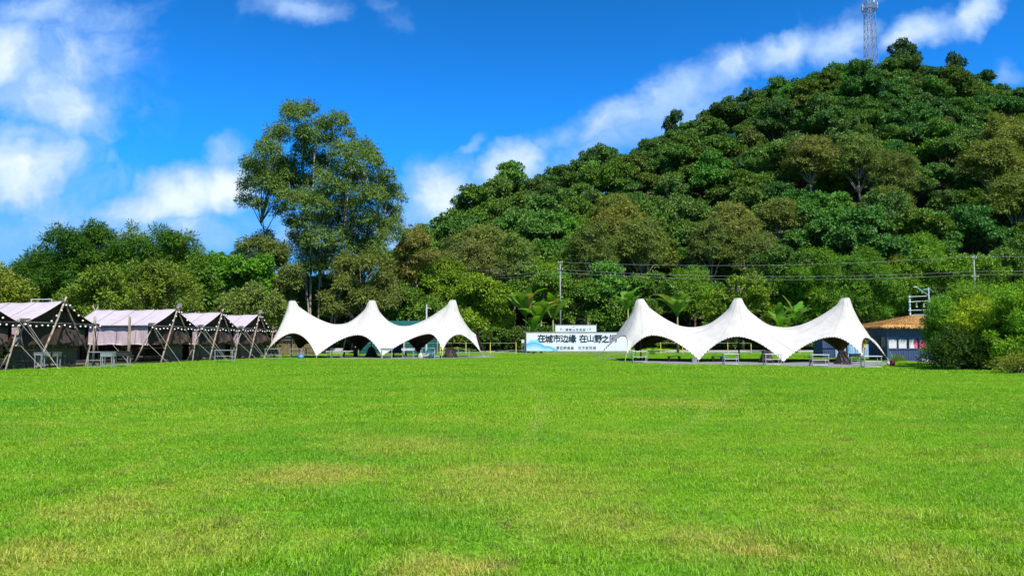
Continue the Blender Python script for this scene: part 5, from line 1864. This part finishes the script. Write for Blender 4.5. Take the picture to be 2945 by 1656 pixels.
corrugated(MB(), (w - .1, 3.2), (-w + .1, 3.2), .1, 2.6, .25).build('wall', M['dark_green'], t)

x0, x1 = W(745, 1000, 82).x, W(920, 1000, 82).x
t = thing('curtained_hut', "hut with pinkish curtains seen through the far star tent's first arch", 'hut', ((x0 + x1) / 2, 82, 0))
w = (x1 - x0) / 2
for a, b in ((-w, -.75), (.35, 1.6), (2.4, w)):
    mb = wavy_wall(MB(), a, b, 0, 2.75, 1.25, int(a * 7) + 50, 'x', .05, 16, 6)
    mb.build('curtain', M['side_cloth'], t, True)
MB().box(-.70, .3, .1, .14, 1.25, 2.75).build('window', M['glass'], t)
for z in (1.6, 1.95, 2.3):
    MB().box(-.70, .3, .05, .099, z, z + .05).build('louvre', M['grey_metal'], t)
mb = slats(MB(), (-w, -.05, 0), (w, -.05, 0), .05, 1.22, .11, .09, 5)
mb.build('bamboo_skirt', M['bamboo'], t)['kind'] = 'stuff'
MB().box(-w - .2, w + .2, -.4, 3.0, 2.78, 2.9).build('roof', M['dark_wood'], t)
MB().box(-w, w, 2.6, 2.7, 0, 2.77).build('wall', M['dark_wood'], t)
for x in (-w, .32, w):
    MB().box(x - .05, x + .05, -.2, -.1, 0, 2.77).build('post', M['log'], t)

# white pole and metal frame that stand up behind the tents
p = W(1227, 876, 79)
t = thing('white_pole', "plain white pole rising behind the far star tent's last valley", 'pole', (p.x, 79, 0))
MB().tube([(0, 0, 0), (0, 0, p.z)], [.10, .08], 10).build('shaft', M['white_metal'], t)
MB().bar((0, 0, p.z - .3), (.55, -.1, p.z - .45), .05).build('bracket', M['white_metal'], t)
a, b = W(90, 861, 56), W(149, 861, 56)
t = thing('steel_frame', 'pale steel frame showing above the second canvas tent', 'frame', (a.x, 56, 0))
w, z = b.x - a.x, a.z
for x in (0, w):
    MB().tube([(x, 0, 0), (x, 0, z)], .035, 6).build('upright', M['white_metal'], t)
    MB().tube([(x, 0, z - .01), (x - (.6 if x == 0 else -.05) - (0 if x == 0 else .5), .9, z - .55)], .03, 6).build('brace', M['white_metal'], t)
MB().tube([(-.03, 0, z), (w + .03, 0, z)], .035, 6).build('crossbar', M['white_metal'], t)

# ------------------------------------------------------------------ poles, lamp, cables
def utility_pole(label, px, top_py, Y, arms, lean=0):
    p = W(px, top_py, Y)
    g = tz(p.x, Y)
    t = thing('utility_pole', label, 'pole', (p.x, Y, g), 0, 'utility poles along the road')
    h = p.z - g
    MB().tube([(0, 0, -.3), (0, 0, h)], [.12, .08], 10).build('shaft', M['grey_metal'], t, True)
    for z, w in arms:
        MB().bar((-w, -.13, h - z), (w, -.13, h - z), .07).build('crossarm', M['grey_metal'], t)
        for x in (-w * .85, w * .85):
            MB().tube([(x, -.13, h - z + .036), (x, -.13, h - z + .2)], [.05, .03], 6).build('insulator', M['white_metal'], t)
    return t, Vector((p.x, Y, p.z))


_, P1 = utility_pole('utility pole rising beside the banner', 1611, 752, 94, ((.15, .3), (1.05, .35), (5.6, .45)))
_, P2 = utility_pole('utility pole near the right edge, above the bushes', 2800, 735, 90, ((.3, .3), (2.6, .45), (4.1, .3)))
_, P0 = utility_pole('utility pole half hidden left of the hill', 1200, 772, 104, ((.2, .3),))
PR = P2 + (P2 - P1).normalized() * 40 + Vector((0, 0, .6))


def cable(label, a, b, sag):
    pts = [a.lerp(b, i / 24) - Vector((0, 0, sag * 4 * (i / 24) * (1 - i / 24))) for i in range(25)]
    mb = MB().tube([p - pts[0] for p in pts], .013, 4)
    tag(mb.build('power_cable', M['wire'], None, loc=pts[0]), label, 'cable', 'cables of the power line')


for k, dz_, nm in ((0, .1, 'top'), (1, 1.05, 'middle'), (2, 1.45, 'lowest')):
    o = Vector((0, -.15 - .02 * k, -dz_))
    cable('%s cable of the power line between the two tall utility poles' % nm, P1 + o, P2 + o + Vector((0, 0, -.9 * (k > 0))), .75)
    cable('%s cable of the power line running off at the right edge' % nm, P2 + o + Vector((0, 0, -.9 * (k > 0))), PR + o, .5)
    cable('%s cable of the power line left of the banner pole' % nm, P1 + o, P0 + o * .6 + Vector((0, 0, -.3)), .5)

p = W(2670, 826, 85)
t = thing('street_lamp', 'tall pale street lamp with a blue head behind the cabin', 'street lamp', (p.x, 85, 0))
MB().tube([(0, 0, 0), (0, 0, p.z - 1.6), (0, 0, p.z)], [.10, .08, .06], 10).build('post', M['white_metal'], t)
q = W(2626, 825, 84.5) - Vector((p.x, 85, 0))
MB().tube([(0, 0, p.z - .95), (q.x * .5, q.y * .5, p.z - .35), (q.x * .8, q.y * .8, q.z)], .045, 7).build('arm', M['light_blue'], t)
MB().bar((q.x * .78, q.y * .8, q.z), (q.x, q.y, q.z + .02), .20, .08).build('lamp_head', M['white_metal'], t)
MB().tube([(-.55, 0, p.z - .3), (0, 0, p.z - .1), (.55, 0, p.z - .55)], .03, 6).build('crest', M['light_blue'], t)
a, b = W(2615.5, 850, 86), W(2741, 842, 86)
t = thing('pole_frame', 'white frame of poles and beams rising behind the cabin and bushes', 'frame', (a.x, 86, 0))
w = b.x - a.x
for x in (0, w):
    MB().tube([(x, 0, 0), (x, 0, a.z if x == 0 else b.z)], .10, 10).build('pole', M['antenna'], t)
for p0, y0, p1, y1 in ((2612, 868, 2700, 863), (2690, 853, 2798, 848), (2612, 892, 2668, 891), (2612, 853, 2665, 851)):
    u, v = W(p0, y0, 85.8), W(p1, y1, 85.8)
    MB().bar((u.x - a.x, -.2, u.z), (v.x - a.x, -.2, v.z), .065).build('beam', M['antenna'], t)
for px in (2636, 2657):
    u = W(px, 880, 85.8)
    MB().tube([(u.x - a.x, -.2, u.z - .15), (u.x - a.x, -.2, u.z + .35)], [.12, .05], 8).build('insulator', M['stone'], t)

# ------------------------------------------------------------------ lattice mast on the hill
YT = 243.0
b0 = W(2505, 165, YT)
g = b0.z - 9
t = thing('lattice_mast', 'steel lattice mast with white antennas on the hilltop', 'mast', (b0.x, YT, g))
H = 46.0
half = lambda z: 1.75 - .85 * min(1, z / 40)
corner = lambda k, z: Vector((half(z) * (1 if k in (1, 2) else -1), half(z) * (1 if k > 1 else -1), z))
for k in range(4):
    MB().tube([corner(k, z) for z in np.linspace(0, H, 12)], .12, 6).build('leg', M['tower'], t)
z, step = 0.0, 3.4
while z < H - 2:
    for k in range(4):
        k2 = (k + 1) % 4
        MB().bar(corner(k, z), corner(k2, z + step), .065).build('brace', M['tower'], t)
        MB().bar(corner(k2, z), corner(k, z + step), .065).build('brace', M['tower'], t)
        MB().bar(corner(k, z + step), corner(k2, z + step), .07).build('strut', M['tower'], t)
    z += step
    step *= .955
zp = W(0, 29, YT).z - g
pf = MB()
for k in range(12):
    a, b2 = k * math.pi / 6, (k + 1) * math.pi / 6
    for zz, rr in ((0, 2.5), (1.1, 2.5), (0, 1.9)):
        pf.bar((math.cos(a) * rr, math.sin(a) * rr, zp + zz), (math.cos(b2) * rr, math.sin(b2) * rr, zp + zz), .12)
    pf.bar((math.cos(a) * 2.5, math.sin(a) * 2.5, zp), (math.cos(a) * 2.5, math.sin(a) * 2.5, zp + 1.1), .08)
    pf.bar((math.cos(a) * .8, math.sin(a) * .8, zp), (math.cos(a) * 2.5, math.sin(a) * 2.5, zp), .08)
pf.build('platform', M['grey_metal'], t)
MB().bar((.05, -.6, 0), (.05, -.6, H), .3, .15).build('ladder', M['tower'], t)
for x, y, z0, z1, w in ((-2.5, -.6, zp - .6, zp + 1.5, .25), (2.45, -.6, zp + .3, zp + 2.4, .25), (.45, -2.4, zp + 1.6, zp + 4.0, .5), (-.9, 2.3, zp + .5, zp + 2.6, .3), (1.4, 2.0, zp + .5, zp + 2.6, .3)):
    MB().box(x - w / 2, x + w / 2, y - .1, y + .1, z0, z1).build('antenna', M['antenna'], t)
    MB().tube([(x, y + .16, z0 - .5), (x, y + .16, z1 + .2)], .05, 6).build('antenna_mount', M['grey_metal'], t)

# ------------------------------------------------------------------ banana plants
def banana_leaf(seed, L=2.1, wd=.5):
    rng = random.Random(seed)
    mb = MB()
    n = 11
    rise, droop = rng.uniform(.95, 1.4), rng.uniform(.4, 1.5)
    pts = []
    for i in range(n + 1):
        s = i / n
        ang = rise - droop * s ** 1.5
        pts.append((math.cos(ang), math.sin(ang)))
    x = z = 0
    vs = []
    for i, (c, s_) in enumerate(pts):
        s = i / n
        w = wd * .5 * math.sin(math.pi * min(1, max(0, (s - .13) / .9)) ** .75) + .03
        w *= 1 + .18 * math.sin(i * 2.3 + seed)
        tilt = .35 * w
        vs += [(x, -w, z + tilt), (x, 0, z), (x, w, z + tilt)]
        x += c * L / n
        z += s_ * L / n
    fs = []
    for i in range(n):
        k = i * 3
        fs += [(k, k + 3, k + 4, k + 1), (k + 1, k + 4, k + 5, k + 2)]
    mb.add(vs, fs)
    me = mb.mesh('leaf', M['banana'], True)
    at = me.attributes.new('tone', 'FLOAT', 'POINT')
    at.data.foreach_set('value', [rng.uniform(.1, .9) for _ in range(len(me.vertices))])
    return me


LEAVES = [banana_leaf(i, 1.9 + .25 * (i % 3), .72 + .08 * (i % 2)) for i in range(7)]


def banana(label, px, py, Y, n, size, seed, col=(.065, .15, .026)):
    p = W(px, py, Y)
    g = tz(p.x, Y)
    t = thing('banana_plant', label, 'banana plant', (p.x, Y, g), 0, 'banana plants along the road')
    h = p.z - g
    rng = random.Random(seed)
    MB().tube([(0, 0, -.2), (.05, 0, h * .5), (0, .03, h + .1)], [.16, .13, .08], 9).build('stem', M['bamboo_culm'], t, True)
    for i in range(n):
        a = i * 2.4 + rng.uniform(-.3, .3)
        s = size * rng.uniform(1.2, 1.7)
        dry = rng.random() < .07
        o = inst('leaf', LEAVES[rng.randrange(7)], t, (0, 0, h - rng.uniform(-.1, .35)), (0, rng.uniform(-.35, .55) * (i / n), a), (s, s, s), [c * rng.uniform(.8, 1.25) for c in ((.15, .14, .05) if dry else col)])
    return t


banana('tall banana plant left of the banner, above the white notice', 1512, 908, 86, 11, 1.12, 1)
banana('banana plant behind the left half of the banner', 1556, 922, 85, 10, 1.0, 2)
banana('banana plant behind the small upper banner, by the pole', 1590, 915, 87, 10, 1.0, 3)
banana('small banana plant low behind the banner corner', 1535, 955, 84.5, 7, .75, 4)
banana("banana plant above the near star tent's first valley", 1948, 906, 86, 11, 1.15, 5, (.075, .15, .028))
banana("banana plant left of the near star tent's first peak", 1806, 890, 88, 9, 1.0, 6)
banana("banana plant above the near star tent's second valley", 2288, 925, 86, 10, .95, 7)
banana("small banana plant low in the near star tent's second valley", 2243, 938, 85, 8, .8, 8)

# ------------------------------------------------------------------ bushes at the right edge
ring = [G(2625, 1041), G(2700, 1046), G(2790, 1056), G(2880, 1066), G(2960, 1078), G(3060, 1086)]
far_ = [Vector((p.x + 4.0, p.y + 9, 0)) for p in reversed(ring)]
pp = ring + far_
mb = MB()
mb.add([(p.x, p.y, .008) for p in pp], [tuple(range(len(pp)))])
mb.build('bare_soil', M['soil'])['kind'] = 'structure'
BUSHES = [
    ('shrub', 'dark green bush overhanging the cabin', 43, [(2700, 925, 38, 48), (2722, 975, 50, 38), (2690, 985, 30, 30), (2692, 878, 7, 14), (2715, 872, 7, 14)], 44, 12, 22, (.055, .145, .016)),
    ('shrub', 'tall green bush rising highest behind the others at the right edge', 46, [(2790, 862, 36, 22), (2745, 885, 48, 34), (2830, 880, 40, 30), (2745, 852, 8, 16), (2775, 840, 8, 15), (2812, 838, 9, 14), (2850, 846, 9, 14)], 50, 12, 20, (.070, .150, .018)),
    ('shrub', 'bright yellow-green bush in the middle of the right thicket', 41, [(2800, 915, 48, 40), (2840, 890, 44, 26), (2850, 940, 52, 44)], 42, 12, 20, (.13, .205, .014)),
    ('shrub', 'green bush cut by the right edge', 39.5, [(2915, 900, 42, 45), (2950, 900, 44, 50), (2960, 970, 44, 60), (2890, 985, 46, 44), (2990, 920, 40, 60), (2885, 852, 8, 15), (2915, 846, 8, 16), (2940, 842, 9, 15)], 88, 12, 21, (.085, .185, .018)),
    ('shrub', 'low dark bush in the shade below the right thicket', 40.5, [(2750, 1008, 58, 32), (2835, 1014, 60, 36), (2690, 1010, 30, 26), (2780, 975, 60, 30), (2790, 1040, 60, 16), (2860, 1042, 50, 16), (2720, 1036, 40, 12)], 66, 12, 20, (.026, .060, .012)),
    ('shrub', 'small yellowish bush on the lawn corner at the right edge', 36, [(2885, 1048, 34, 14), (2925, 1050, 34, 18), (2950, 1035, 30, 20)], 24, 8, 13, (.085, .115, .022)),
    ('shrub', 'dark bush behind the low ones at the right edge', 42, [(2900, 1020, 60, 34), (2960, 1015, 50, 44), (2870, 1000, 50, 40)], 34, 12, 20, (.030, .075, .014)),
]
for i, (nm, lb, Y, parts, n, r0, r1, col) in enumerate(BUSHES):
    hero(nm, 'shrub', lb, 'thicket at the right edge', Y, ellipse_clumps(i + 150, parts, n, r0, r1), col, M['fine_leaf'], M['bark'], 300 + i, r0=.05, depth=1.3, leaf=(.17, .05), tufts=16, per=12, spread=.26, droop=.25, up=.4, low=-.6, inner=.25, share=.8, fork=.1)
a, b = W(2745, 1008, 42), G(2757, 1057)
tag(MB().tube([b - b, (a - b) * .6 + Vector((.05, 0, 0)), a - b], [.022, .018, .012], 5).build('stick', M['pale_bark'], None, loc=b), 'thin bare stick standing at the edge of the right thicket', 'stick')
rng = random.Random(31)
for i, (px, py, s, c, nm) in enumerate(((2700, 1040, .22, 'brown', 'left of the thin stick'), (2720, 1046, .28, 'pale', 'close left of the thin stick'), (2925, 1068, .25, 'grey', 'by the small yellowish bush'), (2660, 1040, .2, 'dull', 'at the cabin corner'))):
    lump('stone', '%s stone on the bare soil %s' % (c, nm), 'stone', G(px, py), (s * 1.3, s, s * .7), 'stone', i + 3, .35)

# tufts of pale tall grass round the camp: behind the gap of the first tents and by the cabin
def tussock_mesh(seed):
    return grass_patch('tussock', .5, 140, .35, .85, .022, (.05, .75), seed)


TUS = []
for i in range(2):
    me = tussock_mesh(90 + i)
    me.materials.clear()
    me.materials.append(M['fine_leaf'])
    TUS.append(me)
for i, (px, Y, lb, s, c) in enumerate(((62, 50, 'leftmost pale tall tussock behind the gap between the first two canvas tents', 1.3, (.20, .19, .05)), (84, 49, 'pale tall tussock left of the black bin', 1.4, (.17, .19, .05)), (108, 51, 'green-yellow tussock right of the black bin', 1.3, (.13, .18, .04)),
                                      (2578, 55, 'reedy green tussock by the red bucket', .9, (.07, .13, .03)), (2592, 55.5, 'reedy tussock at the foot of the cabin wall', .8, (.09, .13, .04)), (2570, 53.5, 'reedy tussock left of the red bucket', 1.0, (.06, .12, .03)),
                                      (1875, 80, "low leafy tussock by the road under the near star tent's first arch", 1.1, (.07, .12, .025)))):
    x = W(px, HORIZON, Y).x
    tag(inst('grass_tussock', TUS[i % 2], None, (x, Y, 0), (0, 0, i), (s, s, s), c), lb, 'grass tussock', 'tall grass tussocks')
